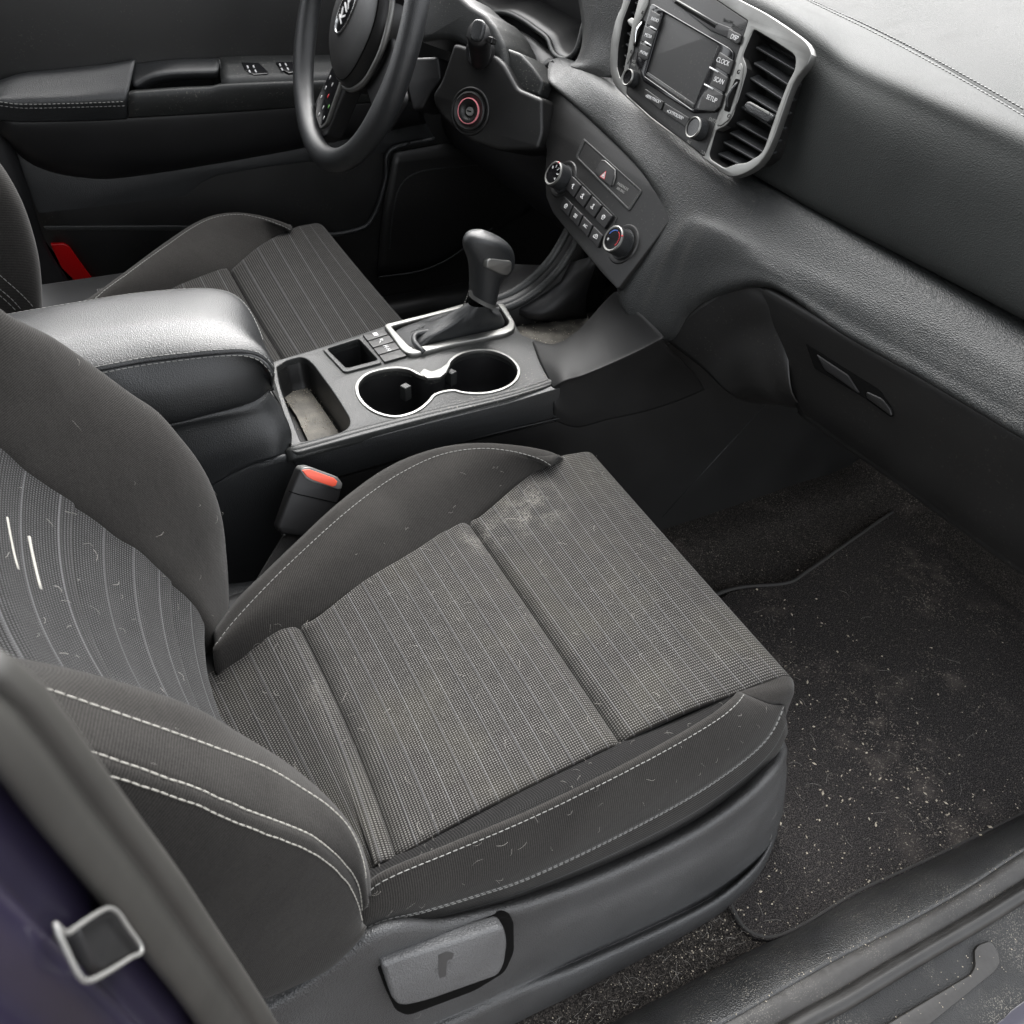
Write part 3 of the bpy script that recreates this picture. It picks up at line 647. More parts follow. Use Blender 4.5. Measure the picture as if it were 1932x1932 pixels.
for (u, v) in ((765, 722), (852, 695)):
    mb = MB(); a, b = CF.q(u, v); mb.box(CF.p(a, b, -.014), V((.005, .002, 0)), V((-.002, .005, 0)), V((0, 0, .010))); mb.build('cup_tab', M['console'], CON, bevel=.0015)
# tray mat with grime
tm = [CF.q(u, v, -.042) for u, v in ((528, 737), (550, 728), (575, 728), (588, 741), (620, 787), (640, 818), (600, 834), (583, 835), (560, 785), (540, 755))]
plate('tray_mat', [rnd(tm, .004)], CF, -.045, -.042, M['tray'], CON, .0005)
# pocket rim
pr = CF.Q([(608, 661), (679, 636), (722, 687), (650, 706)]); pri = CF.Q([(617, 661), (677, 642), (714, 682), (654, 698)])
plate('pocket_rim', [rnd(pr, .006), rnd(pri, .005)], CF, -.003, .0028, M['console'], CON, .001)
# four drive buttons between the pocket and the selector
b0, b1, b2, b3 = [V((*CF.q(*p), 0)) for p in ((684, 634), (722, 622), (768, 675), (726, 687))]
for k in range(4):
    t0_, t1_ = k / 4 + .012, (k + 1) / 4 - .012
    q = [b0.lerp(b3, t0_), b1.lerp(b2, t0_), b1.lerp(b2, t1_), b0.lerp(b3, t1_)]
    bt = plate('drive_button', [rnd([(p.x, p.y) for p in q], .0015)], CF, -.003, .003, M['plastic'], CON, .0008)
    c = (q[0] + q[2]) / 2
    if k == 0: plate('button_symbol', [[(c.x - .003, c.y - .004), (c.x + .003, c.y - .004), (c.x + .003, c.y + .004), (c.x - .003, c.y + .004)]], CF, .003, .0034, M['white'], bt)
    if k == 1: plate('button_symbol', [rnd([(c.x - .004, c.y - .005), (c.x, c.y + .003), (c.x + .003, c.y), (c.x + .004, c.y + .005), (c.x, c.y + .005), (c.x - .001, c.y - .001)], .0004)], CF, .003, .0034, M['white'], bt)
    if k == 2: text('button_symbol', 'H-H', CF, c.x, c.y, .0032, .009, M['white'], bt, -math.pi / 2)

# console sides
SF = Fr((0, -.118, 0), (0, -1, 0))
side = SF.Q([(549, 862), (687, 826), (821, 792), (955, 759), (1035, 735), (1075, 725), (1100, 770), (888, 827), (633, 897), (575, 905)])
plate('side_strip', [side], SF, -.01, .003, M['leather'], CON, .001)
lip = AZ([(540, 856, .374), (556, 848, ZC), (687, 812, ZC), (821, 778, ZC), (955, 747, ZC), (1033, 723, ZC), (1052, 713, .383)])
lip2 = [p + V((0, -.006, -.008)) * (1, 1, 1, 1, .9, .6, .25)[min(i, 6)] for i, p in enumerate(lip)]
patch('console_lip', [sh(lip, (-.002, .006, -.0005)), lip, lip2, sh(lip2, (0, .004, -.004))], M['console'], CON, 50, 4, .002)
pnl = SF.Q([(560, 1120), (558, 905), (633, 898), (888, 828), (1072, 784), (1133, 766), (1190, 700), (1240, 655), (1290, 625), (1350, 620), (1445, 700), (1700, 860)], -.006)
pnl = [p for p in pnl] + [(1.25, .38), (1.25, -.01), (.12, -.01)]
side2 = plate('side_panel', [pnl], SF, -.02, .001, M['matte'], CON, .0)
mb = MB()
mb.tube([SF.p(*SF.q(u, v, .001), .001) for u, v in ((1250, 975), (1445, 762))], .0009, 6)
mb.build('panel_seam', M['grain'], side2)
mb = MB(); mb.tube(spl([SF.p(*SF.q(u, v, .002), .002) for u, v in ((600, 908), (633, 899), (888, 829), (1072, 785), (1100, 776))], 20), .0009, 6)
mb.build('panel_seam', M['grain'], side2)
# rising rail that joins the console to the dashboard
ra = [A(1000, 640, z=ZC - .004), A(1045, 650, z=.386), A(1085, 629, z=.40), A(1112, 604, z=.42), A(1137, 576, z=.443), A(1163, 550, x=.601)]
rc = [A(1040, 727, z=.380), A(1064, 714, y=-.1195), A(1102, 702, y=-.1212), A(1160, 678, y=-.128), A(1212, 654, y=-.141), A(1251, 633, x=.621)]
rb = [a.lerp(b, .5) + V((-.004, -.004, .004)) for a, b in zip(ra, rc)]
rd = [A(1045, 765, y=-.1222), A(1080, 778, y=-.1232), A(1135, 762, y=-.1225), A(1205, 745, y=-.1225), A(1265, 725, y=-.125), A(1310, 705, y=-.130)]
re = [A(1042, 792, y=-.1185), A(1088, 806, y=-.1185), A(1146, 792, y=-.1185), A(1215, 777, y=-.1185), A(1278, 757, y=-.1185), A(1330, 735, y=-.1185)]
wpatch('riser', [sh(ra, (0, .01, -.03)), ra, rb, rc, sh(rc, (0, -.003, -.008)), rd, re], M['matte'], CON, 8, .0012)
# left edge rail of the console (twin highlights sweeping up on the driver's side)
el_ = [A(915, 572, z=.385), A(960, 556, z=.392), A(1000, 530, z=.41), A(1035, 495, z=.44), A(1058, 460, z=.465), A(1076, 425, z=.49)]
el_ = [V((p.x, p.y, p.z)) for p in el_]
mb = MB(); mb.tube(spl(el_, 24), .0065, 10); mb.tube(spl(sh(el_, (.006, -.018, -.006)), 24), .006, 10); mb.build('left_rail', M['console'], CON)
patch('left_wall', [el_, sh(el_, (.01, -.02, -.01)), sh(el_, (.02, -.022, -.12))], M['plastic'], CON, 20, 4, .003)
patch('front_tray', [AZ([(975, 618, .352), (1045, 604, .352), (1108, 598, .352)]), AZ([(975, 670, .35), (1045, 665, .35), (1130, 650, .35)])], M['tray'], CON, 10, 3, .003)
patch('front_tray_wall', [AZ([(930, 560, .352), (1000, 605, .352), (1108, 600, .352)]), AZ([(935, 555, .38), (1010, 590, .38), (1105, 560, .40)]), AX([(960, 500, .62), (1050, 500, .62), (1130, 480, .62)])], M['dark'], CON, 10, 3, .003)
# rear storage box, padded side and corner
qa = AY([(250, 812, -.098), (320, 797, -.098), (400, 778, -.098), (463, 762, -.095), (490, 748, -.088), (506, 736, -.075)])
qb = AY([(250, 830, -.099), (320, 816, -.099), (400, 800, -.100), (463, 790, -.101), (505, 780, -.098), (528, 768, -.085)])
qc = AY([(250, 1000, -.101), (320, 950, -.102), (400, 910, -.105), (463, 880, -.111), (520, 862, -.118), (549, 852, -.108)])
qd = AY([(260, 1080, -.103), (330, 1010, -.104), (400, 950, -.107), (463, 915, -.113), (530, 890, -.120), (566, 884, -.116)])
qe = AY([(300, 1250, -.13), (360, 1220, -.13), (420, 1180, -.13), (480, 1150, -.13), (540, 1120, -.13), (600, 1100, -.13)])
patch('storage_box', [sh(qa, (0, .03, .004)), qa, qb, [a.lerp(b, .5) + V((.004, -.004, 0)) for a, b in zip(up(qb), up(qc))], qc, qd, qe], M['leather'], CON, 40, 6, .003)
# seam gap between box and front part
mb = MB(); mb.tube(spl([A(507, 728, z=.40), A(530, 768, z=.388), A(545, 815, z=.384), A(550, 852, z=.379), A(570, 886, y=-.119)], 24), .0012, 6); mb.build('box_seam', M['hole'], CON)
patch('box_front', [[A(505, 738, z=.395), A(528, 775, z=.386), A(546, 835, z=.383)], [A(515, 690, z=.375), A(535, 755, z=.372), A(562, 838, z=.37)]], M['console'], CON, 10, 3, .003)
# armrest lid
ARM = 'armrest_lid'
Lz = lambda l: AZ(l)
a1 = Lz([(-60, 612, .505), (0, 599, .505), (60, 588, .505), (150, 573, .504), (250, 557, .502), (350, 548, .499), (400, 548, .497), (435, 556, .493), (462, 577, .488), (482, 612, .480), (500, 660, .472)])
a0 = sh(a1, (.0, .012, -.018))
am = Lz([(-60, 660, .520), (0, 650, .520), (80, 632, .520), (170, 618, .519), (260, 605, .518), (340, 597, .515), (390, 596, .512), (430, 602, .507), (462, 618, .500), (488, 648, .490), (508, 680, .478)])
a2 = Lz([(-40, 735, .512), (20, 722, .512), (100, 708, .512), (188, 692, .511), (268, 677, .509), (369, 665, .506), (420, 661, .503), (453, 660, .500), (484, 665, .494), (504, 677, .486), (517, 696, .475)])
a3 = Lz([(-40, 750, .506), (20, 738, .506), (110, 719, .506), (204, 702, .505), (268, 690, .503), (369, 677, .500), (425, 672, .497), (463, 672, .493), (490, 680, .486), (506, 695, .478), (516, 712, .467)])
a4 = AY([(-30, 805, -.103), (60, 788, -.103), (150, 770, -.103), (240, 753, -.103), (310, 742, -.103), (390, 728, -.102), (440, 720, -.099), (475, 714, -.094), (498, 714, -.086), (510, 720, -.072), (514, 730, -.068)])
a5 = AY([(0, 860, -.104), (100, 840, -.104), (200, 820, -.104), (315, 797, -.104), (350, 790, -.104), (400, 777, -.103), (440, 767, -.100), (465, 760, -.096), (485, 753, -.090), (500, 744, -.071), (508, 734, -.067)])
lid = patch(ARM, [sh(a0, (0, -.02, -.03)), a0, a1, am, [a.lerp(b, .6) + V((0, 0, .004)) for a, b in zip(up(am), up(a2))], a2, [a.lerp(b, .5) + V((0, .001, -.002)) for a, b in zip(up(a2), up(a3))], a3, a4, a5, sh(a5, (-.01, .02, -.004))], M['leather'], CON, 60, 6, .003)
stitch('armrest_stitching', [sh(a1, (0, .001, .0016)), sh(a2, (0, -.0012, .0016)), sh(a3, (0, -.0016, .0012))], M['thread'], lid, .0046, .0011, .00042, on=lid)

# gear selector
GS = thing('gear_selector', 'leather gear knob with silver button on a creased gaiter in a silver frame', 'gear selector')
plate('selector_frame', [rnd(bez_o, .006), rnd(bez_i, .005)], CF, -.002, .006, M['silver'], GS, .002)
gi = [V((*CF.q(u, v, 0), 0)) for u, v in ((745, 628), (770, 618), (830, 600), (890, 584), (925, 577), (940, 590), (953, 612), (935, 624), (880, 638), (820, 652), (785, 660), (768, 650))]
base = spl([CF.p(p.x, p.y, .002) for p in gi], 48, True)
nk = A(905, 556, y=.035)
neck = Fr(nk, V((.05, 0, 1)), a=V((1, 0, 0)))
rowsB = []
cen = sum(base, V()) / 48
for t in (0, .12, .3, .5, .7, .85, 1):
    row = []
    for j, p in enumerate(base):
        ang = math.atan2(p.y - cen.y, p.x - cen.x)
        tgt = neck.p(.015 * math.cos(ang), .012 * math.sin(ang), -.012)
        q = p.lerp(tgt, t)
        hz = cen.z + .012 * math.sin(min(1, t * 3) * math.pi / 2) + (tgt.z - cen.z - .012) * max(0, (t - .12) / .88) ** 1.9
        fold = .0022 * math.sin(ang * 5 + t * 7) * math.sin(math.pi * t)
        row.append(V((q.x, q.y, hz + fold)) + V((math.cos(ang), math.sin(ang), 0)) * (fold * 1.2))
    rowsB.append(row)
g = gridmesh('gaiter', rowsB, M['leather'], GS, .0, True)
sb = g.modifiers.new('s', 'SUBSURF'); sb.levels = 1; sb.render_levels = 2
fo_ = MB()
fo_.tube(spl([CF.p(*CF.q(u, v, .012), h) for u, v, h in ((800, 655, .004), (783, 645, .010), (785, 632, .013), (820, 628, .015), (860, 622, .018), (890, 606, .022), (912, 588, .03), (922, 572, .045))], 30), .0038, 10)
fo_.build('gaiter_fold', M['leather'], g)
stitch('gaiter_stitching', [[CF.p(*CF.q(u, v, .014), h) for u, v, h in ((775, 628, .015), (820, 612, .018), (865, 600, .024), (884, 580, .040), (888, 556, .055))]], M['console'], g, .003, .0015, .0006)
# knob: loft between left and right outlines on the plane y = .035
KL = [(888, 552), (888, 530), (887, 500), (882, 484), (875, 470), (873, 456), (877, 446), (886, 438), (903, 434.5)]
KR = [(933, 569), (938, 545), (943, 527), (952, 520), (964, 514), (971, 494), (968, 472), (955, 452), (916, 435)]
rowsK = []
for i, ((lu, lv), (ru, rv)) in enumerate(zip(KL, KR)):
    a, b = A(lu, lv, y=.035), A(ru, rv, y=.035); c = (a + b) / 2; hx = (b - a) / 2; r = hx.length * .98
    dep = min(r, .021) if i < 8 else r
    rowsK.append([c + hx * math.cos(2 * math.pi * j / 32) + V((0, -dep, 0)) * math.sin(2 * math.pi * j / 32) for j in range(32)])
rowsK.append([sum(rowsK[-1], V()) / 32 + V((0, 0, .0008))] * 32)
kn = patch('shift_knob', [list(r) for r in rowsK], M['leather'], GS, 33, 4, 0) if False else gridmesh('shift_knob', rowsK, M['leather'], GS, 0, True)
sb = kn.modifiers.new('s', 'SUBSURF'); sb.levels = 2; sb.render_levels = 2
KF = Fr(A(941, 503, y=.015), V((.15, -1, .1)))
bt = KF.Q([(919, 492), (925, 488), (962, 492), (967, 496), (966, 512), (958, 520), (945, 518), (918, 506)], .004)
plate('lock_button', [rnd(bt, .002)], KF, -.006, .004, M['silver'], GS, .002)
rg = [neck.p(0, 0, -.014), neck.p(0, 0, -.009)]
mb = MB(); c0 = (A(889, 547, y=.035) + A(933, 566, y=.035)) / 2; hx = (A(933, 566, y=.035) - A(889, 547, y=.035)) / 2 * 1.04
dn = V((-.1, 0, -1)) * .010
mb.add([c0 + hx * math.cos(2 * math.pi * j / 32) + V((0, -.0165, 0)) * math.sin(2 * math.pi * j / 32) + d_ for d_ in (V(), dn * .5, dn) for j in range(32)],
       [(i * 32 + j, i * 32 + (j + 1) % 32, (i + 1) * 32 + (j + 1) % 32, (i + 1) * 32 + j) for i in range(2) for j in range(32)])
mb.build('knob_collar', M['silverp'], GS)
text('gate_mark', 'O', CF, *CF.q(943, 602, .003), .0035, .009, M['white'], GS, 1)

# ------------------------------------------------------------ dashboard
DB = thing('dashboard', 'grained black dashboard with a pale top, padded lower roll and glovebox', 'dashboard')
st = [A(1400, -62, z=.765), A(1520, 0, z=.762), A(1640, 57, z=.760), A(1760, 120, z=.758), A(1932, 220, z=.755), A(2100, 330, z=.75)]
far = [V((1.38, p.y + .05, .80)) for p in st]
far2 = [a.lerp(b, .5) + V((0, 0, .012)) for a, b in zip(st, far)]
e1 = AX([(1395, -30, .765), (1470, 10, .745), (1545, 60, .735), (1610, 110, .735), (1750, 175, .73), (1932, 255, .725), (2100, 345, .72)])
e2 = AX([(1400, 10, .735), (1480, 60, .722), (1545, 110, .716), (1610, 155, .715), (1750, 220, .715), (1932, 310, .712), (2100, 400, .71)])
e3 = AX([(1410, 90, .730), (1490, 140, .720), (1540, 180, .705), (1620, 240, .700), (1760, 320, .70), (1932, 410, .70), (2100, 500, .70)])
e4 = AX([(1400, 250, .715), (1460, 290, .704), (1530, 340, .695), (1620, 390, .692), (1760, 465, .692), (1932, 560, .692), (2100, 655, .692)])
e5 = AX([(1395, 310, .71), (1440, 338, .70), (1530, 390, .70), (1620, 438, .70), (1760, 510, .70), (1932, 600, .70), (2100, 690, .70)])
def ext(c, y=-.715): return c + [V((c[-1].x - (c[-2].x - c[-1].x) * .0 - .004, y, c[-1].z))]
st0 = st
far, far2, st, e1, e2, e3, e4, e5 = [ext(list(c)) for c in (far, far2, st, e1, e2, e3, e4, e5)]
dpad = patch('dash_pad', [far, far2, sh(st, (.03, 0, .003)), st, [a.lerp(b, .5) + V((-.004, 0, .003)) for a, b in zip(up(st), up(e1))], e1, e2, e3, e4, e5, sh(e5, (.04, 0, -.004))], M['dashtop'], DB, 60, 6, .003)
stitch('dash_stitching', [sh(spl(st0, 12), (.006, -.004, .0035)), sh(spl(st0, 12), (-.006, .004, .0045))], M['console'], DB, .005, .002, .0006, on=dpad)
# left part of the upper dash, behind the vents towards the cluster
u1 = [V((1.38, y, .80)) for y in (.75, .5, .3, .15, .08)]
u1 = [p + V((0, 0, -.03 if p.y < .2 else 0)) for p in u1]
cl = [V((.78 + (.03 if y < .2 else 0), y, .80 if y > .2 else .738)) for y in (.75, .5, .3, .15, .08)]
patch('upper_cowl', [u1, cl, [V((.83, y, .62)) for y in (.75, .5, .3, .15, .08)]], M['dark'], DB, 12, 4, .004)
rB = AX([(1038, 118, .70), (1100, 145, .69), (1150, 178, .682), (1220, 232, .684)])
rC = AX([(1034, 150, .67), (1080, 187, .668), (1130, 232, .665), (1200, 300, .659)])
kB = rB + AX([(1300, 300, .677), (1345, 325, .677), (1385, 347, .680), (1430, 366, .685), (1480, 390, .688), (1600, 455, .690), (1760, 545, .690), (1932, 640, .692), (2100, 735, .692)])
k1 = rC + AX([(1285, 383, .655), (1320, 398, .657), (1355, 413, .660), (1395, 430, .663), (1450, 455, .665), (1575, 517, .668), (1745, 603, .670), (1932, 700, .672), (2100, 790, .672)])
k2 = sh(rC, (.008, 0, -.008)) + AX([(1262, 424, .643), (1305, 432, .646), (1350, 440, .650), (1400, 460, .654), (1450, 487, .656), (1575, 550, .659), (1745, 645, .661), (1932, 745, .662), (2100, 835, .662)])
k3 = sh(rC, (.03, 0, -.012)) + AX([(1222, 480, .626), (1275, 500, .634), (1320, 500, .640), (1380, 496, .647), (1455, 517, .650), (1580, 592, .653), (1748, 682, .655), (1932, 786, .655), (2100, 876, .655)])
k4 = sh(rC, (.035, 0, -.02)) + AX([(1166, 551, .603), (1251, 633, .622), (1300, 588, .633), (1350, 556, .640), (1455, 540, .650), (1592, 629, .650), (1750, 718, .651), (1932, 826, .651), (2100, 920, .651)])
kB, k1, k2, k3, k4 = [ext(c) for c in (kB, k1, k2, k3, k4)]
wpatch('padded_roll', [sh(kB, (.05, 0, -.004)), sh(kB, (.022, 0, .004)), kB, k1, k2, k3, k4, sh(k4, (.03, 0, -.004))], M['dash'], DB, 7)
patch('lower_trim', [AX([(1250, 637, .626), (1300, 590, .634), (1340, 562, .640), (1390, 534, .648), (1430, 538, .654), (1455, 555, .657)]),
                     AX([(1320, 690, .640), (1370, 640, .645), (1410, 610, .650), (1450, 600, .655), (1470, 610, .659), (1485, 640, .662)]),
                     AX([(1408, 757, .66), (1430, 755, .662), (1460, 758, .664), (1480, 760, .668), (1500, 762, .670), (1512, 765, .672)]),
                     sh(AX([(1408, 757, .66), (1430, 755, .662), (1460, 758, .664), (1480, 760, .664), (1500, 762, .664), (1512, 765, .664)]), (.15, 0, -.04))], M['plastic'], DB, 30, 8, .001)
# glovebox
EF_ = Fr((0, -.712, 0), (0, -1, 0))
cap_ = [(p.x, p.z) for p in (far[-1], st[-1], e1[-1], e2[-1], e3[-1], e4[-1], e5[-1], kB[-1], k1[-1], k2[-1], k3[-1], k4[-1])] + [(.668, .47), (.70, .42), (1.38, .40)]
plate('end_cap', [cap_], EF_, -.004, .003, M['plastic'], DB, .001)
patch('kick_panel', [[V((x, .73, z)) for x in (.98, 1.2, 1.45)] for z in (-.03, .4, .80)], M['dark'], DB, 6, 3, .006)
patch('kick_panel', [[V((x, -.735, z)) for x in (1.15, 1.3, 1.45)] for z in (-.02, .2, .42)], M['plastic'], DB, 6, 3, .006)
GB = thing('glovebox', 'closed black glovebox door with a recessed pull handle above the footwell', 'glovebox')
gt = AX([(1425, 538, .657), (1470, 562, .657), (1595, 636, .656), (1750, 725, .656), (1932, 833, .656), (2100, 928, .656)])
gm = AX([(1462, 640, .660), (1540, 690, .660), (1640, 760, .660), (1760, 840, .660), (1932, 950, .660), (2100, 1050, .66)])
gb = AX([(1505, 765, .672), (1590, 826, .672), (1680, 888, .672), (1800, 975, .672), (1932, 1068, .672), (2100, 1185, .672)])
gt, gm, gb = [ext(c, -.705) for c in (gt, gm, gb)]
patch('glovebox_door', [sh(gt, (.012, 0, .0)), gt, gm, gb, sh(gb, (.03, 0, -.012)), sh(gb, (.25, 0, -.04)), sh(gb, (.7, 0, -.02))], M['plastic'], GB, 40, 6, .004)
GF = Fr(A(1600, 720, x=.6565), V((-1, 0, .03)))
hr = GF.Q([(1522, 647), (1613, 704), (1663, 735), (1683, 769), (1685, 789), (1631, 749), (1539, 695)])
hp = plate('handle_recess', [rnd(hr, [.002, .002, .004, .008, .004, .004, .003])], GF, -.006, .002, M['hole'], GB, .0005)  # shallow plate, the dark inside the recess is painted by its black
hr = GF.Q([(1540, 668), (1600, 708), (1622, 742), (1556, 698)], .003)
plate('pull_handle', [rnd(hr, .002)], GF, .0, .0035, M['dark'], GB, .001)
hr = GF.Q([(1634, 738), (1664, 752), (1680, 772), (1683, 786), (1634, 750)], .003)
plate('recess_lip', [rnd(hr, .003)], GF, .0, .0035, M['plastic'], GB, .0012)

# ------------------------------------------------------------ radio and centre vents
RA = thing('car_radio', 'dusty radio unit with a dark square screen and two knobs between the air vents', 'car radio')
a18 = math.radians(18.6)
RF = Fr((.70, 0, .765), (-math.cos(a18), 0, math.sin(a18)))
VT = thing('centre_vent_surround', 'wide satin silver frame holding the two centre air vents', 'vent surround')
of = RF.Q([(1180, -90), (1180, 0), (1166, 38), (1157, 80), (1155, 120), (1158, 148), (1172, 172), (1227, 221), (1290, 268), (1333, 301), (1356, 320), (1380, 334), (1406, 330), (1438, 309), (1460, 270), (1480, 215), (1500, 160), (1526, 125), (1535, 108), (1529, 87), (1508, 67), (1448, 27), (1397, 0), (1250, -80)])
of = sm(of, 120)
rv = RF.Q([(1426, 57), (1465, 80), (1500, 103), (1506, 112), (1504, 134), (1490, 160), (1470, 212), (1447, 280), (1438, 294), (1412, 309), (1392, 311), (1372, 319), (1345, 302), (1342, 292), (1354, 248), (1374, 239), (1386, 222), (1400, 180), (1413, 136), (1412, 124), (1405, 107)])
rvr = rnd(rv, .004)
rf = RF.Q([(1224, -75), (1350, -2), (1416, 42), (1333, 298), (1232, 222), (1186, 180), (1190, 130)])
lv = RF.Q([(1194, -60), (1194, 0), (1179, 40), (1170, 90), (1168, 128), (1174, 150), (1180, 138), (1188, 100), (1200, 50), (1210, 0), (1214, -60)])
plate('vent_frame', [of, rvr, rnd(rf, .003), rnd(lv, .003)], RF, -.006, .004, M['frame'], VT, .0009)
plate('frame_back', [rnd(RF.Q([(1180, -60), (1160, 120), (1180, 170), (1378, 330), (1440, 300), (1530, 105), (1400, 5), (1250, -70)]), .01)], RF, -.075, -.055, M['hole'], VT)
def vent(nm, label, loop, louv, pitch=None):
    t = thing(nm, label, 'air vent', 'centre air vents')
    cx = sum(p[0] for p in loop) / len(loop); cy = sum(p[1] for p in loop) / len(loop)
    rows = [[RF.p(cx + (a - cx) * k, cy + (b - cy) * k, h) for a, b in loop] for k, h in ((1.0, .003), (.97, -.006), (.93, -.02), (.93, -.05))]
    gridmesh('vent_duct', rows, M['plastic'], t, 0, True)
    return t
VR = vent('air_vent', 'open black slatted air vent in the silver frame on the passenger side of the radio', rvr, 9)
def louvre(t, p0, p1, w_=.013, th=.0011, name='louvre'):
    a, b = RF.q(*p0), RF.q(*p1); A0, B0 = RF.p(*a, -.010), RF.p(*b, -.010); d = (B0 - A0)
    mb = MB(); wv = (RF.n * .9 + RF.b * -.45).normalized()
    mb.box((A0 + B0) / 2, d / 2, wv * w_ / 2, d.cross(wv).normalized() * th); return mb.build(name, M['grain'], t, bevel=.0006)
for p0, p1 in (((1424, 82), (1499, 126)), ((1420, 112), (1492, 158)), ((1411, 140), (1482, 186)), ((1404, 170), (1474, 212)), ((1396, 196), (1465, 240)),
               ((1386, 225), (1456, 264)), ((1374, 244), (1446, 286)), ((1362, 262), (1430, 300)), ((1352, 284), (1400, 308))): louvre(VR, p0, p1)
tb = RF.Q([(1405, 200), (1412, 192), (1455, 213), (1462, 219), (1458, 226), (1449, 232), (1410, 210)], .004)
tabp = plate('vent_tab', [rnd(tb, .0015)], RF, -.006, .006, M['grain'], VR, .0015)
plate('tab_edge', [rnd(RF.Q([(1411, 193), (1416, 192), (1452, 212), (1451, 217)], .006), .0008)], RF, .0058, .0068, M['silver'], tabp, .0002)
VL = vent('air_vent', 'narrow open air vent in the silver frame on the driver side of the radio', rnd(lv, .003), 6)
for k in range(8):
    v = 5 + k * 21; louvre(VL, (1186 - k * 2.2, v - 12), (1212 - k * 3.4, v + 6))
tb = RF.Q([(1184, 38), (1192, 33), (1205, 40), (1203, 52), (1196, 56), (1186, 46)], .004)
plate('vent_tab', [rnd(tb, .0015)], RF, -.006, .005, M['silver'], VL, .0015)
# thumb wheel strips
ts = RF.Q([(1397, 128), (1404, 120), (1408, 132), (1404, 160), (1392, 205), (1381, 228), (1366, 240), (1357, 240), (1374, 200)])
plate('wheel_strip', [rnd(ts, .003)], RF, .002, .0052, M['frame'], VT, .0008)
tw = RF.Q([(1387, 148), (1396, 150), (1385, 180), (1376, 212), (1365, 208), (1374, 178)], .006)
plate('wheel_slot', [rnd(tw, .002)], RF, .004, .0056, M['hole'], VR)
mb = MB(); pts = [RF.p(*RF.q(u, v, .006), h) for u, v, h in ((1391, 155, .005), (1384, 170, .009), (1377, 188, .0105), (1373, 204, .007))]
mb.tube(spl(pts, 14), .0014, 8); mb.build('thumb_wheel', M['grain'], VR)
text('vent_mark', 'O', RF, *RF.q(1375, 219, .0055), .0055, .006, M['hole'], VR)
text('vent_mark', 'G', RF, *RF.q(1393, 136, .0055), .0055, .006, M['hole'], VR)
ts = RF.Q([(1216, -20), (1230, -10), (1228, 10), (1206, 60), (1200, 98), (1188, 125), (1190, 95), (1198, 50)])
plate('wheel_strip', [rnd(ts, .003)], RF, .002, .0052, M['frame'], VT, .0008)
tw = RF.Q([(1209, 36), (1214, 38), (1203, 70), (1198, 88), (1194, 86), (1199, 60)], .006)
plate('wheel_slot', [rnd(tw, .001)], RF, .004, .0056, M['hole'], VL)
mb = MB(); pts = [RF.p(*RF.q(u, v, .006), h) for u, v, h in ((1210, 42, .005), (1204, 60, .009), (1198, 82, .006))]
mb.tube(spl(pts, 14), .0014, 8); mb.build('thumb_wheel', M['chrome'], VL)
text('vent_mark', 'O', RF, *RF.q(1191, 98, .0055), .0055, .005, M['hole'], VL)
text('vent_mark', 'G', RF, *RF.q(1212, 24, .0055), .0055, .005, M['hole'], VL)

# radio body
plate('radio_face', [rnd(rf, .004)], RF, -.02, .0035, M['plastic'], RA, .001)
bz = RF.Q([(1228, 14), (1233, 7), (1380, 92), (1386, 100), (1384, 112), (1358, 206), (1350, 212), (1308, 214), (1216, 155), (1201, 118), (1203, 104)], .004)
sc = RF.Q([(1253, 24), (1357, 84), (1308, 207), (1218, 144)], .004)
plate('screen_bezel', [rnd(bz, .0035), rnd(sc, .002)], RF, .002, .0062, M['gloss'], RA, .0012)
sc2 = RF.Q([(1262, 40), (1349, 88), (1316, 190), (1236, 134)], -.002)
plate('screen', [rnd(RF.Q([(1251, 20), (1360, 84), (1310, 210), (1214, 144)], -.001), .001)], RF, -.012, -.001, M['screen'], RA)
led = RF.Q([(1218, 141), (1223, 136), (1311, 196), (1308, 206)], .004)
plate('screen_ledge', [rnd(led, .0008)], RF, -.001, .005, M['console'], RA, .0008)
slot = RF.Q([(1262, -4), (1278, -2), (1352, 42), (1378, 52), (1386, 58), (1380, 70), (1371, 71), (1340, 58)], .004)
so_ = plate('disc_slot_trim', [rnd(slot, .002)], RF, .002, .0048, M['dark'], RA, .0008)
mb = MB(); P = [RF.p(*RF.q(u, v, .005), .005) for u, v in ((1270, -4), (1352, 45))]; mb.tube(P, .0010, 6); mb.build('slot_edge', M['silverp'], so_)
plate('disc_slot', [RF.Q([(1275, 2), (1350, 48), (1348, 53), (1272, 6)], .005)], RF, .0045, .0053, M['hole'], so_)
def rbut(pts, s, size, rot=0, hh=.0072, m='plastic', off=(0, 0), name='radio_button'):
    q = RF.Q(pts, hh); b_ = plate(name, [rnd(q, .0012)], RF, .004, hh, M[m], RA, .0006)
    cx = sum(p[0] for p in q) / len(q) + off[0]; cy = sum(p[1] for p in q) / len(q) + off[1]
    if s: text('lettering', s, RF, cx, cy, hh + .0002, size, M['white'], b_, rot, .95)
    return b_
rbut([(1229, 19), (1245, 28), (1246, 38), (1240, 56), (1219, 46)], 'RADIO', .0052)
rbut([(1218, 49), (1238, 60), (1229, 86), (1208, 77)], 'MEDIA', .0052)
rbut([(1207, 80), (1228, 90), (1221, 112), (1216, 114), (1203, 106)], 'PHONE', .0050)
rbut([(1358, 98), (1383, 114), (1375, 141), (1350, 126), (1355, 104)], 'CLOCK', .0068)
rbut([(1349, 130), (1373, 146), (1365, 174), (1340, 160)], 'SCAN', .0068)
rbut([(1339, 163), (1364, 178), (1357, 202), (1348, 210), (1316, 208), (1325, 180)], 'SETUP', .0068, off=(0, .002))
rbut([(1375, 54), (1398, 66), (1395, 80), (1390, 83), (1371, 72)], 'DISP', .0066)
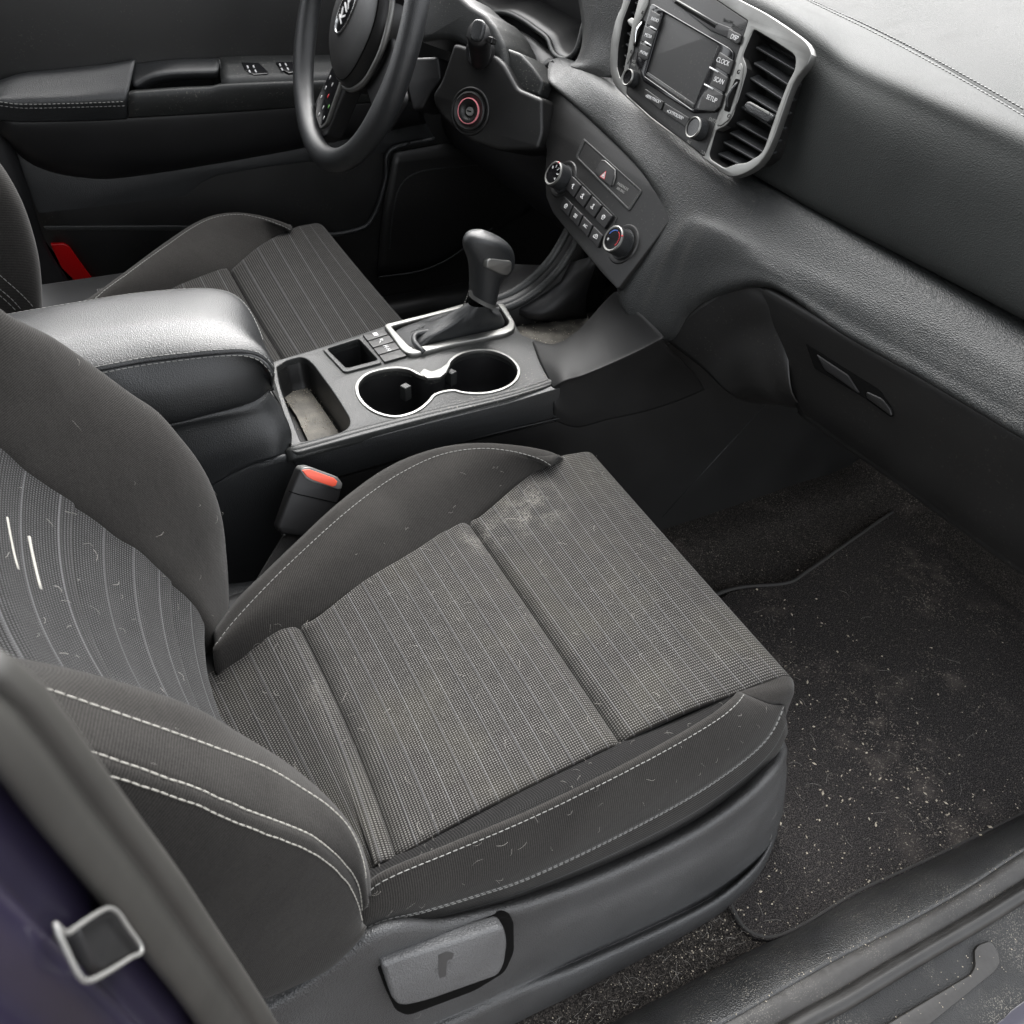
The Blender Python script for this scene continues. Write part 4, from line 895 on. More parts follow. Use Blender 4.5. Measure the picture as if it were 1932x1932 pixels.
for a, b in (((1339, 127), (1355, 136)), ((1329, 159), (1345, 168)), ((1227, 50), (1238, 56)), ((1217, 79), (1228, 86))):
    mb = MB(); mb.tube([RF.p(*RF.q(*a, .0075), .0073), RF.p(*RF.q(*b, .0075), .0073)], .0009, 8); mb.build('key_divider', M['white'], RA)
rbut([(1217, 167), (1252, 192), (1246, 208), (1215, 181)], 'vSEEK/TRACK^', .0050, .0, .0056)
rbut([(1254, 194), (1300, 222), (1294, 240), (1250, 211)], 'vCAT/FOLDER^', .0050, .0, .0056)
for s, p, z in (('ENTER', (1346, 228), .0052), ('TUNE', (1328, 289), .0045), ('FILE', (1300, 268), .0040), ('VOL', (1196, 116), .004), ('PWR', (1195, 123), .004)):
    text('lettering', s, RF, *RF.q(*p, .0037), .0037, z, M['thread'], RA)
text('lettering', 'SiriusXM', RF, *RF.q(1373, 40, .0037), .0037, .0045, M['console'], RA)
text('lettering', 'Bluetooth', RF, *RF.q(1391, 51, .0037), .0037, .0045, M['console'], RA)
def knob(parent, name, fr, u, v, r, h, ring, facem, ribs=60):
    a, b = fr.q(u, v, 0)
    k = lathe(name, [(r * 1.12, -.001), (r * 1.12, .002), (r * 1.0, .0022), (r, h * .6), (r * .98, h - .002)], fr, a, b, M['grain'], parent, ribs * 2, ribs, r * .035)
    lathe('knob_rim', [(r * .98, h - .002), (r * .96, h - .0004), (r * .90, h + .0004), (r * .80, h - .0002)], fr, a, b, ring, k, 48)
    lathe('knob_face', [(r * .80, h - .0002), (r * .78, h - .0012), (r * .3, h - .0012), (0, h - .0012)], fr, a, b, facem, k, 48)
    return k, a, b
knob(RA, 'volume_knob', RF, 1200, 152, .0098, .015, M['silver'], M['gloss'])
knob(RA, 'tuning_knob', RF, 1326, 247, .0118, .017, M['silver'], M['gloss'])

# ------------------------------------------------------------ climate control panel
CP = thing('climate_control_panel', 'black climate panel with two ribbed knobs and two rows of keys below the radio', 'climate panel')
HF = Fr((.655, -.05, .589), (-.87, 0, .49))
hp_ = HF.Q([(1034, 152), (1080, 189), (1133, 239), (1180, 284), (1230, 331), (1272, 366), (1281, 378), (1280, 392), (1262, 418), (1222, 472), (1165, 546), (1138, 518), (1090, 460), (1043, 402), (1030, 372), (1028, 330), (1031, 283), (1026, 258), (1014, 232), (1024, 190)])
plate('panel_face', [rnd(hp_, .004)], HF, -.03, 0, M['plastic'], CP, .0012)
hz = HF.Q([(1102, 261), (1213, 361), (1188, 400), (1086, 298)]); hzi = HF.Q([(1105, 268), (1208, 361), (1187, 393), (1091, 297)])
plate('strip_rim', [rnd(hz, .004), rnd(hzi, .0035)], HF, -.001, .0016, M['console'], CP, .0006)
plate('strip_face', [rnd(hzi, .0035)], HF, -.001, .0006, M['plastic'], CP)
hb = HF.Q([(1136, 303), (1143, 303), (1162, 321), (1161, 333), (1155, 353), (1133, 338), (1124, 325)])
HB = plate('hazard_button', [rnd(hb, .0015)], HF, 0, .0022, M['dark'], CP, .0006)
mb = MB(); mb.tube([HF.p(*HF.q(u, v, .002), .0022) for u, v in ((1136, 303), (1142, 304), (1161, 321), (1161, 334), (1156, 350))], .0009, 6); mb.build('button_edge', M['silverp'], HB)
for k, (c, m) in enumerate(((1, 'red'), (.78, 'white'), (.55, 'dark'), (.36, 'white'))):
    P = [V((*HF.q(u, v, .0022), 0)) for u, v in ((1145, 318), (1130, 331), (1141, 345))]
    ctr = sum(P, V()) / 3
    ctr = V((sum(p.x for p in P) / 3, sum(p.y for p in P) / 3, 0))
    tri = [(ctr.x + .0066 * c * math.cos(t), ctr.y + .0066 * c * math.sin(t)) for t in (math.pi / 2, math.pi * 7 / 6, -math.pi / 6)]
    plate('hazard_triangle', [tri], HF, .002, .0024 + k * .00015, M[m], HB)
text('lettering', 'PASSENGER', HF, *HF.q(1175, 352, .0008), .0008, .0048, M['thread'], CP)
text('lettering', 'AIR BAG', HF, *HF.q(1171, 359, .0008), .0008, .0048, M['thread'], CP)
# button rows, in the panel's own plane
rA, rB_ = V((*HF.q(1083, 334), 0)), V((*HF.q(1161, 411), 0)); rL = V((*HF.q(1069, 357), 0))
dv = rL - rA; du = rB_ - rA
sA, sB = V((*HF.q(1068, 372), 0)), V((*HF.q(1143, 448), 0)); sdv = V((*HF.q(1059, 393), 0)) - sA
def prow(o, du, dv, icons):
    for k in range(4):
        q = [o + du * (k / 4 + .012), o + du * ((k + 1) / 4 - .02), o + du * ((k + 1) / 4 - .02) + dv, o + du * (k / 4 + .012) + dv]
        b_ = plate('climate_button', [rnd([(p.x, p.y) for p in q], .001)], HF, -.001, .0045, M['dark'], CP, .0008)
        c = sum(q, V()) / 4; c = V((c.x, c.y, 0)); ic = icons[k]; h = .0047
        if ic in ('A/C', 'REAR'): text('key_symbol', ic, HF, c.x, c.y, h, .0055 if ic == 'A/C' else .0042, M['white'], b_)
        mb = MB()
        def arc(cx, cy, r, t0, t1, rr=.0005): mb.tube([HF.p(c.x + cx + r * math.cos(math.radians(t0 + (t1 - t0) * i / 10)), c.y + cy + r * math.sin(math.radians(t0 + (t1 - t0) * i / 10)), h) for i in range(11)], rr, 6)
        def ln(x0, y0, x1, y1, rr=.0005): mb.tube([HF.p(c.x + x0, c.y + y0, h), HF.p(c.x + x1, c.y + y1, h)], rr, 6)
        if ic in ('face', 'bi', 'feet'):
            arc(0, .0024, .0009, 0, 360, .0006); ln(0, .001, .0006, -.0022, .0008); ln(.0006, -.0022, .0028, -.0024, .0007)
            if ic != 'feet': ln(-.0036, .0018, -.0014, .0018)
            if ic != 'face': ln(-.0034, -.0008, -.0012, -.0030)
        if ic in ('front', 'defrost'):
            arc(0, -.001, .0036, 35, 145, .0006); ln(-.0030, .001, -.0018, -.0026); ln(.0030, .001, .0018, -.0026); ln(-.0018, -.0026, .0018, -.0026)
            for x in (-.0012, 0, .0012): ln(x, -.0016, x, .0012, .0003)
        if ic == 'rear':
            mb.tube([HF.p(c.x + x, c.y + y, h) for x, y in ((-.003, -.002), (-.003, .002), (.003, .002), (.003, -.002), (-.003, -.002))], .0005, 6)
            for x in (-.0012, 0, .0012): ln(x, -.0012, x, .0012, .0003)
        if ic == 'recirc':
            mb.tube(spl([HF.p(c.x + x, c.y + y, h) for x, y in ((-.0042, -.0018), (-.004, .0004), (-.002, .0012), (-.001, .0028), (.002, .0028), (.0038, .0008), (.0044, -.0018))], 20), .0005, 6)
            ln(-.0042, -.0018, .0044, -.0018); arc(.0003, .0002, .0012, -30, 240, .0004)
        if mb.v: mb.build('key_symbol', M['white'], b_)
prow(rA, du, dv, ('face', 'bi', 'feet', 'defrost')); prow(sA, sB - sA, sdv, ('front', 'rear', 'A/C', 'recirc'))
mb = MB(); mb.tube([HF.p(*HF.q(u, v, .002), .001) for u, v in ((1083, 330), (1163, 410), (1160, 420))], .0005, 6)
mb.build('key_border', M['console'], CP)
for (u, v, nm) in ((1063, 338, 'fan_knob'), (1176, 461, 'temperature_knob')):
    r = .0172
    a, b = HF.q(u, v)
    lathe('knob_collar', [(r * 1.5, -.0002), (r * 1.42, .0016), (r * 1.3, .0018), (r * 1.1, .0006)], HF, a, b, M['plastic'], CP, 48)
    k, a, b = knob(CP, nm, HF, u, v, r, .021, M['silver'], M['gloss'], 70)
    mbw, mbr, mbb = MB(), MB(), MB(); h = .0202
    def darc(mb, t0, t1, rr=.0006, R=.62):
        mb.tube([HF.p(a + r * R * math.cos(math.radians(t)), b + r * R * math.sin(math.radians(t)), h) for t in [t0 + (t1 - t0) * i / 8 for i in range(9)]], rr, 6)
    if nm == 'fan_knob':
        for i, s in enumerate('01234'):
            t = math.radians(140 - i * 42); text('dial_mark', s, HF, a + r * .56 * math.cos(t), b + r * .56 * math.sin(t), h, .0058, M['white'], k, t - math.pi / 2)
        mbr.tube([HF.p(a, b + r * .84, .0212), HF.p(a + .001, b + r * .97, .0205)], .0010, 6)
    else:
        for t in range(8): darc(mbb, 165 - t * 10, 159 - t * 10)
        for t in range(9): darc(mbr, 75 - t * 12, 67 - t * 12)
        mbr.tube([HF.p(a + r * .70, b + r * .50, .0212), HF.p(a + r * .80, b + r * .58, .0205)], .0011, 6)
        text('dial_mark', '*', HF, a - r * .45, b - r * .3, h, .008, M['white'], k)
        mbb.build('dial_mark', M['blue'], k)
    mbr.build('dial_mark', M['red'], k)

# ------------------------------------------------------------ steering wheel
SW = thing('steering_wheel', 'black leather steering wheel with an oval badge on its hub', 'steering wheel')
th = math.radians(20); WF = Fr((.42, .37, .70), (-math.cos(th), 0, math.sin(th)))
def rimr(p): return .0155
rows = []; n1, n2 = 96, 20
for i in range(n1 + 1):
    t = 2 * math.pi * i / n1; row = []
    bump_ = .0028 * (math.exp(-((math.degrees(t) % 360 - 205) / 14) ** 2) + math.exp(-((math.degrees(t) % 360 - 335) / 14) ** 2))
    for j in range(n2):
        q = 2 * math.pi * j / n2; rr = (.0165 + bump_, .0150 + bump_ * .3)
        row.append(WF.p((.185 + rr[0] * math.cos(q)) * math.cos(t), (.185 + rr[0] * math.cos(q)) * math.sin(t), rr[1] * math.sin(q)))
    rows.append(row)
gridmesh('wheel_rim', rows, M['leather'], SW, 0, True)
hubc = (0, 0)
ph_ = math.radians(60); RIMF = WF; WF = Fr(RIMF.p(0, 0, -.012), RIMF.n, a=RIMF.a * math.cos(ph_) + RIMF.b * math.sin(ph_))
def oval(cx, cy, rx_, ry_, n=64, p=2.3): return [(cx + rx_ * abs(math.cos(t)) ** (2 / p) * (1 if math.cos(t) > 0 else -1), cy + ry_ * abs(math.sin(t)) ** (2 / p) * (1 if math.sin(t) > 0 else -1)) for t in [2 * math.pi * i / n for i in range(n)]]
cx, cy = hubc
WP = .0
hub = []
for k, h in ((1.0, -.03), (1.02, -.01), (1.0, .006), (.95, .014), (.88, .0175), (.6, .0205), (.3, .0215), (0, .022)):
    hub.append([WF.p(cx + a * k, cy + b * k, h) for a, b in oval(0, -.002, .083, .076, 64, 2.5)])
gridmesh('wheel_hub', hub, M['plastic'], SW, 0, True)
mb = MB(); mb.tube([WF.p(cx + a * .915, cy + b * .915, .0158) for a, b in oval(0, -.002, .083, .076, 64, 2.5) + oval(0, -.002, .083, .076, 64, 2.5)[:2]], .0010, 6, False); mb.build('hub_seam', M['hole'], SW)
ec = (0, .012)
eb = plate('emblem', [oval(*ec, .038, .0200, 60, 2)], WF, .017, .0228, M['gloss'], SW, .0008)
plate('emblem_rim', [oval(*ec, .0398, .0218, 60, 2), oval(*ec, .0368, .0188, 60, 2)], WF, .018, .0238, M['chrome'], eb, .0005)
text('lettering', 'KIA', WF, ec[0], ec[1] - .0005, .0231, .0250, M['white'], eb, 0, 1.15, .0006)
text('lettering', 'AIRBAG', WF, ec[0] + .004, ec[1] - .036, .0206, .0095, M['hole'], SW, 0, .9)
# spokes
def spoke(sg_, lab):
    q = [(cx + sg_ * .07, cy + .018), (sg_ * .176, .018), (sg_ * .176, -.048), (sg_ * .150, -.062), (cx + sg_ * .052, cy - .046)]
    o = plate('spoke', [rnd(q, .004)], WF, -.022, .002, M['dark'], SW, .003)
    q = [(cx + sg_ * .082, cy + .008), (sg_ * .150, .006), (sg_ * .166, -.012), (sg_ * .160, -.044), (sg_ * .140, -.054), (cx + sg_ * .070, cy - .034)]
    e = plate('switch_trim', [rnd(q, .006)], WF, 0, .007, M['silver'], o, .0012)
    qi = [(cx + sg_ * .084, cy + .005), (sg_ * .148, .003), (sg_ * .162, -.013), (sg_ * .156, -.042), (sg_ * .140, -.050), (cx + sg_ * .073, cy - .030)]
    plate('switch_pad', [rnd(qi, .005)], WF, .002, .0082, M['gloss'], o, .0008)
    mb, mr, mg = MB(), MB(), MB()
    for i, (x, y) in enumerate(((.10, -.004), (.118, -.006), (.136, -.006), (.098, -.020), (.116, -.024), (.136, -.026), (.152, -.024), (.120, -.040), (.140, -.042))):
        mm = mr if i == 4 else mg if i == 7 else mb
        mm.box(WF.p(sg_ * x, y, .0084), WF.a * .003, WF.b * .0011, WF.n * .0002)
    mb.build('switch_mark', M['white'], o); mr.build('switch_mark', M['red'], o); mg.build('switch_mark', M['green'], o)
spoke(-1, 'l'); spoke(1, 'r')
q = [(cx - .045, cy - .05), (cx + .045, cy - .05), (.03, -.165), (-.03, -.165)]
plate('lower_spoke', [rnd([(a, b) for a, b in q][::-1], .008)], WF, -.024, -.008, M['dark'], SW, .004)
mb = MB(); mb.tube(spl([WF.p(cx + a, cy + b, .0) for a, b in ((-.085, -.032), (-.062, -.062), (-.03, -.082), (0, -.086), (.03, -.082), (.062, -.062), (.085, -.032))], 40), .0042, 10); mb.build('silver_spoke_trim', M['silver'], SW)

# ------------------------------------------------------------ steering column
SC = thing('steering_column', 'dark column shroud with key barrel and wiper stalk beside the steering wheel', 'steering column')
IF = Fr(A(886, 207, x=.565), V((-.80, -.52, .32)))
lo_ = IF.Q([(854, 80), (842, 118), (831, 151), (814, 178), (818, 200), (833, 222), (860, 247), (890, 268), (939, 284), (1014, 282), (1024, 250), (1023, 186), (976, 166), (963, 143), (950, 120), (935, 104), (900, 95), (870, 84)])
plate('lower_shroud', [rnd(lo_, .006)], IF, -.11, -.002, M['plastic'], SC, .006)
us = IF.Q([(806, -30), (797, 82), (830, 76), (858, 76), (880, 88), (905, 100), (935, 110), (952, 130), (963, 146), (962, 118), (956, 85), (939, 51), (918, 26), (890, 9), (858, -20)], -.02)
plate('upper_shroud', [rnd(us, .006)], IF, -.13, -.012, M['console'], SC, .008)
q = IF.Q([(959, 92), (986, 102), (1008, 125), (1031, 156), (1022, 184), (990, 176), (976, 168), (964, 146)], -.03)
plate('side_collar', [rnd(q, .005)], IF, -.10, -.022, M['console'], SC, .005)
q = IF.Q([(780, 110), (830, 108), (835, 150), (812, 180), (800, 205), (782, 210), (770, 160)], -.04)
plate('shroud_underside', [rnd(q, .005)], IF, -.10, -.035, M['dark'], SC, .004)
ia, ib = IF.q(886, 210)
IG = lathe('ignition_barrel', [(.0265, -.004), (.0262, .0035), (.024, .0045), (.0205, .003), (.0185, .0018), (.0165, .0045), (.0135, .0045), (.0095, .002), (.0065, -.004), (0, -.004)], IF, ia, ib, M['plastic'], SC, 64)
lathe('barrel_ring', [(.0178, .0028), (.0175, .0052), (.0165, .0055), (.0162, .0035)], IF, ia, ib, mat('pink ring', (.75, .25, .28), .4), IG, 64)
lathe('key_cylinder', [(.0065, -.003), (.006, .0005), (.0055, .0012), (0, .0012)], IF, ia, ib, M['striker'], IG, 32)
plate('key_slot', [[(ia - .0036, ib - .0008), (ia + .0036, ib - .0008), (ia + .0036, ib + .0008), (ia - .0036, ib + .0008)]], IF, .001, .0016, M['hole'], IG)
mb = MB(); cc = IF.q(886, 207); mb.tube([IF.p(ia + .0305 * math.cos(t / 30 * math.pi), ib + .0305 * math.sin(t / 30 * math.pi), -.001) for t in range(61)], .0022, 8, False); mb.build('barrel_surround', M['plastic'], SC)
# wiper stalk seen end on
sa, sb_ = IF.q(905, 98, .0)
lathe('stalk_boot', [(.0215, -.006), (.0215, .004), (.0185, .005), (.0175, .0), (.012, -.004), (0, -.004)], IF, sa, sb_, M['dark'], SC, 48)
P = [A(905, 110, x=.575), A(906, 95, x=.555), A(904, 72, x=.535), A(903, 62, x=.528)]
mb = MB(); mb.tube(spl(P, 16), lambda t: .0135 + .003 * t - .004 * max(0, t - .8) * 5 * .5, 28)
WS = mb.build('wiper_stalk', M['dark'], SC)
EF = Fr(A(902, 58, x=.524), V((-.80, -.5, .4)))
plate('stalk_end', [oval(0, 0, .0095, .0125, 40, 2.8)], EF, -.004, .004, M['grain'], WS, .003)
mb = MB()
for s_ in (-1, 1): mb.box(EF.p(s_ * .016, -.006, -.012), EF.a * .0035, EF.b * .0035, EF.n * .006)
mb.build('stalk_ring_tab', M['plastic'], WS, bevel=.001)

# ------------------------------------------------------------ instrument cluster
IC = thing('instrument_cluster', 'dark instrument cluster behind a curved rim at the top of the picture', 'instrument cluster')
ICF = Fr((.74, .30, .68), (-.93, 0, .36))
rim = [(880, -40), (888, -8), (901, 11), (925, 23), (957, 25), (986, 38), (1012, 56), (1033, 73), (1042, 96), (1053, 108), (1070, 111), (1086, 98), (1094, 76), (1101, 48), (1112, 20), (1123, -8), (1130, -50)]
P = [ICF.p(*ICF.q(u, v, 0), 0) for u, v in rim]
mb = MB(); mb.tube(spl(P, 80), .0042, 10); mb.build('cluster_rim', M['console'], IC)
gb_ = spl(P, 60)
patch('cluster_bowl', [gb_, [p + V((.05, 0, .016)) for p in gb_], [p + V((.09, 0, .03)) for p in gb_]], M['plastic'], IC, 60, 3, .002)
fc = ICF.Q([(870, -90), (905, 0), (960, 20), (1030, 60), (1075, 110), (1110, 60), (1150, -90)], -.06)
CFc = Fr(ICF.p(0, 0, -.07), ICF.n)
plate('cluster_face', [CFc.Q([(840, -150), (880, 40), (1050, 130), (1110, 110), (1180, -150)])], CFc, -.01, 0, M['glass'], IC)
mb = MB()
for (u, v, r) in ((960, -90, .085), (1045, -10, .04)):
    a, b = CFc.q(u, v); mb.tube([CFc.p(a + r * math.cos(t / 40 * 2 * math.pi), b + r * math.sin(t / 40 * 2 * math.pi), .001) for t in range(41)], .0007, 6, False)
mb.build('gauge_ring', M['silverp'], IC)
text('dial_mark', '0', CFc, *CFc.q(1029, 42, .0), .0008, .014, M['thread'], IC)
# hood / dash side between cluster and left vent
patch('cluster_side', [AX([(1088, -30, .72), (1100, 50, .715), (1098, 90, .712), (1085, 118, .71), (1060, 124, .71)]),
                       AX([(1140, -30, .715), (1140, 60, .71), (1135, 95, .705), (1120, 120, .70), (1080, 128, .70)]),
                       AX([(1190, -30, .715), (1172, 60, .71), (1165, 110, .705), (1160, 145, .70), (1110, 140, .70)])], M['dash'], DB, 20, 6, .003)
patch('under_cluster', [AX([(930, 60, .74), (985, 60, .74), (1040, 100, .735), (1075, 122, .73)]), AX([(950, 140, .72), (985, 130, .72), (1020, 130, .71), (1045, 128, .705)]),
                        AX([(960, 300, .72), (1000, 260, .70), (1025, 200, .69), (1037, 150, .685)])], M['dark'], DB, 16, 4, .004)
patch('roll_end', [AX([(1026, 137, .70), (1034, 124, .70), (1045, 116, .70)]), AX([(1010, 128, .715), (1022, 118, .72), (1038, 112, .72)])], M['grain'], DB, 8, 3, .004)
patch('driver_knee_panel', [[V((.74, y, .60)) for y in (.16, .3, .5, .70)], [V((.70, y, .52)) for y in (.16, .3, .5, .70)], [V((.73, y, .40)) for y in (.16, .3, .5, .70)], [V((.95, y, .36)) for y in (.16, .3, .5, .70)]], M['dark'], DB, 14, 5, .004)

# ------------------------------------------------------------ driver's door
DD = thing('driver_door', 'closed dark driver side door with stitched armrest, window switches and red reflector', 'car door')
YD = .715
def Y(l, y): return [A(u, v, y=y) for u, v in l]
patch('upper_panel', [[V((x, YD + .045, .80)) for x in (-.5, 0, .5, 1.05)], [V((x, YD + .02, .785)) for x in (-.5, 0, .5, 1.05)], [V((x, YD + .004, .68)) for x in (-.5, 0, .5, 1.05)], [V((x, YD, .50)) for x in (-.5, 0, .5, 1.05)]], M['plastic'], DD, 20, 5, .004)
patch('lower_panel', [[V((x, YD - .004, .53)) for x in (-.10, .3, .7, 1.05)], [V((x, YD - .012, .30)) for x in (-.04, .3, .7, 1.05)], [V((x, YD - .004, .03)) for x in (.10, .35, .7, 1.05)]], M['plastic'], DD, 20, 5, .004)
# armrest
ab = Y([(-40, 170), (0, 161), (44, 141), (130, 131), (200, 124), (255, 120), (330, 114), (408, 111)], YD)
at = Y([(-40, 182), (0, 172), (44, 152), (130, 144), (200, 140), (255, 136), (330, 130), (408, 127)], .69)
af = Y([(-40, 196), (0, 185), (40, 182), (130, 178), (200, 172), (240, 168)], .660)
apad = patch('armrest_pad', [ab[:6], [a.lerp(b, .5) + V((0, 0, .012)) for a, b in zip(ab[:6], Y([(-40, 196), (0, 185), (40, 182), (130, 176), (200, 166), (262, 146)], .665))],
                      Y([(-40, 188), (0, 178), (40, 174), (130, 170), (200, 163), (246, 158)], .664), Y([(-40, 200), (0, 190), (34, 192), (130, 189), (200, 186), (241, 184)], .652),
                      Y([(-40, 215), (0, 205), (40, 210), (130, 208), (200, 206), (240, 205)], .655), Y([(-40, 230), (0, 226), (40, 229), (130, 228), (200, 226), (240, 223)], .662)], M['leather'], DD, 36, 6, .004)
stitch('armrest_stitching', [Y([(-30, 188), (0, 192), (34, 197), (130, 196), (235, 192)], .6485), Y([(-30, 196), (0, 199), (40, 204), (130, 203), (238, 200)], .6505)], M['thread'], DD, .0042, .0022, .0006, on=apad)
patch('pull_handle', [Y([(255, 121), (330, 114), (414, 111)], .712), Y([(246, 140), (320, 120), (414, 116)], .690), Y([(250, 160), (300, 138), (412, 132)], .668), Y([(258, 166), (292, 150), (350, 143), (410, 142)], .668), Y([(270, 168), (300, 156), (350, 149), (408, 148)], .676)], M['leather'], DD, 24, 5, .003)
patch('handle_pocket', [Y([(270, 160), (330, 150), (404, 146)], .676), Y([(262, 175), (330, 170), (404, 164)], .676)], M['hole'], DD, 8, 3, .003)  # flat sheet blackened for the shade inside the pull opening
# silver-grey switch bank
sp_t = Y([(412, 109), (480, 107), (560, 106), (660, 105), (760, 108), (800, 112)], .712)
sp_f = Y([(418, 160), (480, 157), (560, 154), (660, 150), (760, 148), (800, 148)], .655)
sp_b = Y([(242, 222), (330, 217), (420, 212), (550, 203), (680, 194), (790, 190)], .660)
sp_m = Y([(243, 176), (330, 170), (402, 166), (425, 161), (560, 155), (790, 149)], .652)
sp_m2 = Y([(242, 190), (330, 186), (402, 182), (425, 174), (560, 166), (790, 158)], .650)
patch('switch_bank_top', [sp_t, sp_f], M['console'], DD, 24, 3, .004)
patch('switch_bank_side', [Y([(250, 172), (330, 166), (400, 163), (425, 158), (560, 153), (790, 147)], .664), sp_m, sp_m2, [a.lerp(b, .5) + V((0, -.002, 0)) for a, b in zip(up(sp_m2), up(sp_b))], sp_b], M['silver' if False else 'console'], DD, 40, 4, .003)
mb = MB(); mb.tube([p + V((0, -.002, 0)) for p in Y([(412, 112), (416, 130), (418, 160)], .69)], .002, 8); mb.build('bank_edge', M['console'], DD)
SWF = Fr(A(500, 130, y=.685), (sp_t[2] - sp_f[2]).cross(V((1, 0, 0))) * -1, a=V((1, 0, 0)))
if SWF.n.z < 0: SWF = Fr(SWF.o, -SWF.n, a=V((1, 0, 0)))
for p in (((455, 118), (488, 119), (507, 137), (505, 140), (478, 142), (462, 133)), ((520, 118), (553, 117), (570, 134), (545, 139), (528, 130))):
    q = SWF.Q(p, .003); wsx = plate('window_switch', [rnd(q, .002)], SWF, 0, .004, M['gloss'], DD, .0008)
    cxx = sum(a for a, b in q) / len(q); cyy = sum(b for a, b in q) / len(q)
    mb = MB()
    for dx in (-.012, -.002):
        for dy in (-.006, .005): mb.box(SWF.p(cxx + dx, cyy + dy, .0048), SWF.a * .0012, SWF.b * .003, SWF.n * .0008)
    mb.build('switch_mark', M['white'], wsx)
# quilted lower bulge
bt_ = Y([(0, 226), (40, 231), (130, 228), (240, 224), (420, 213), (560, 203), (700, 193), (800, 188)], .664)
bmid = Y([(0, 250), (40, 262), (130, 270), (240, 268), (420, 255), (560, 240), (700, 228), (800, 220)], .668)
bbt = Y([(8, 255), (44, 297), (90, 320), (160, 333), (240, 332), (436, 302), (600, 272), (800, 232)], .700)
patch('door_bulge', [sh(bt_, (0, .01, .002)), bt_, bmid, [a.lerp(b, .6) + V((0, -.008, 0)) for a, b in zip(up(bmid), up(bbt))], bbt, sh(bbt, (0, .015, -.003))], M['dark'], DD, 40, 6, .003)
# lighter lower moulding with the pocket cut-out
DF = Fr((0, .706, 0), (0, -1, 0))
lm = DF.Q([(2, 225), (44, 294), (90, 317), (160, 330), (240, 329), (436, 299), (600, 269), (800, 228), (820, 262), (737, 285), (625, 299), (503, 314), (410, 330), (378, 344), (350, 372), (332, 405), (326, 420), (76, 417)])
plate('lower_moulding', [rnd(lm, .006)], DF, -.004, .004, M['grain'], DD, .0025)
pr_ = DF.Q([(80, 424), (330, 423), (352, 424), (396, 424), (390, 433), (85, 433)])
plate('moulding_strip', [rnd(pr_, .003)], DF, -.004, .006, M['console'], DD, .002)
pe = spl(Y([(820, 262), (737, 283), (728, 335), (716, 380), (706, 405), (692, 425), (672, 434), (640, 441), (610, 443)], .69), 40)
mb = MB(); mb.tube(pe[6:], .0045, 10); mb.tube(pe[:8], .004, 10); mb.build('pocket_rim', M['grain'], DD)
patch('speaker_panel', [Y([(742, 288), (900, 262), (1010, 262)], .692), Y([(722, 400), (860, 400), (1010, 380)], .690), Y([(712, 522), (800, 508), (880, 468), (960, 420)], .695)], M['plastic'], DD, 20, 5, .004)
mb = MB(); mb.tube(spl(Y([(735, 470), (742, 400), (756, 350), (790, 325), (860, 315), (930, 308)], .688), 30), .0012, 6); mb.tube(spl(Y([(714, 523), (790, 512), (840, 492), (876, 468), (930, 430)], .690), 30), .002, 6); mb.build('speaker_outline', M['grain'], DD)
rr_ = DF.Q([(94, 456), (119, 455), (130, 461), (150, 490), (182, 533), (180, 543), (164, 548), (150, 535), (115, 500)])
plate('reflector', [rnd(rr_, .003)], DF, .002, .012, M['reflector'], DD, .001)
patch('driver_pillar', [Y([(-10, 190), (34, 300), (72, 420), (96, 480), (150, 556)], .695), Y([(-30, 215), (18, 330), (50, 440), (76, 510), (125, 590)], .68), Y([(-80, 230), (-20, 380), (20, 500), (60, 600), (100, 680)], .68)], M['dark'], DD, 20, 4, .004)
patch('driver_sill', [[V((x, .70, .10)) for x in (-.2, .2, .6, 1.1)], [V((x, .655, .105)) for x in (-.2, .2, .6, 1.1)], [V((x, .635, .08)) for x in (-.2, .2, .6, 1.1)], [V((x, .63, .0)) for x in (-.2, .2, .6, 1.1)]], M['plastic'], DD, 20, 5, .004)
# pedal glimpse
PD = thing('brake_pedal', 'small metal edged pedal barely visible in the dark driver footwell', 'pedal')
PF = Fr(A(1000, 388, x=.98), (-.8, -.1, .5))
plate('pedal_pad', [rnd(PF.Q([(988, 385), (1006, 378), (1014, 388), (996, 402)]), .004)], PF, -.004, .004, M['console'], PD, .001)
mb = MB(); mb.tube([PF.p(0, 0, -.004), PF.p(0, .05, -.08), PF.p(0, .2, -.12)], .006, 8); mb.build('pedal_arm', M['dark'], PD)

# ------------------------------------------------------------ floor mat, sill, pillar
FM = thing('floor_mat', 'dirty black carpet mat with crumbs in the passenger footwell', 'floor mat')
MF = Fr((0, 0, .004), (0, 0, 1), a=V((1, 0, 0)))
mo = MF.Q([(1372, 1702), (1396, 1745), (1425, 1770), (1462, 1773), (1519, 1748), (1620, 1688), (1720, 1642), (1854, 1578), (1932, 1538)], .01)
mo2 = [(1.20, -.71), (1.22, -.25)] + MF.Q([(1697, 957), (1586, 1034), (1519, 1081), (1482, 1101), (1382, 1111), (1280, 1190)], .01) + [(.38, -.33), (.36, -.60)]
plate('mat_pile', [rnd(mo + [(1.0, -.725)] + mo2, [.01, .03, .03, .02, .02, .02, .02, .02, .02] + [.02] * 20)], MF, 0, .009, M['mat'], FM, .003)
mb = MB(); mb.tube(spl([MF.p(*p, .0085) for p in MF.Q([(1697, 957), (1586, 1034), (1519, 1081), (1482, 1101), (1382, 1111), (1290, 1150)], .0085)], 40), .003, 8); mb.build('mat_binding', M['belt'], FM); mb = MB(); P = [MF.p(*p, .0075) for p in MF.Q([(1374, 1690), (1386, 1722), (1404, 1750), (1428, 1764), (1462, 1767), (1519, 1742), (1620, 1681), (1720, 1636), (1854, 1572), (1945, 1526)], .0075)]
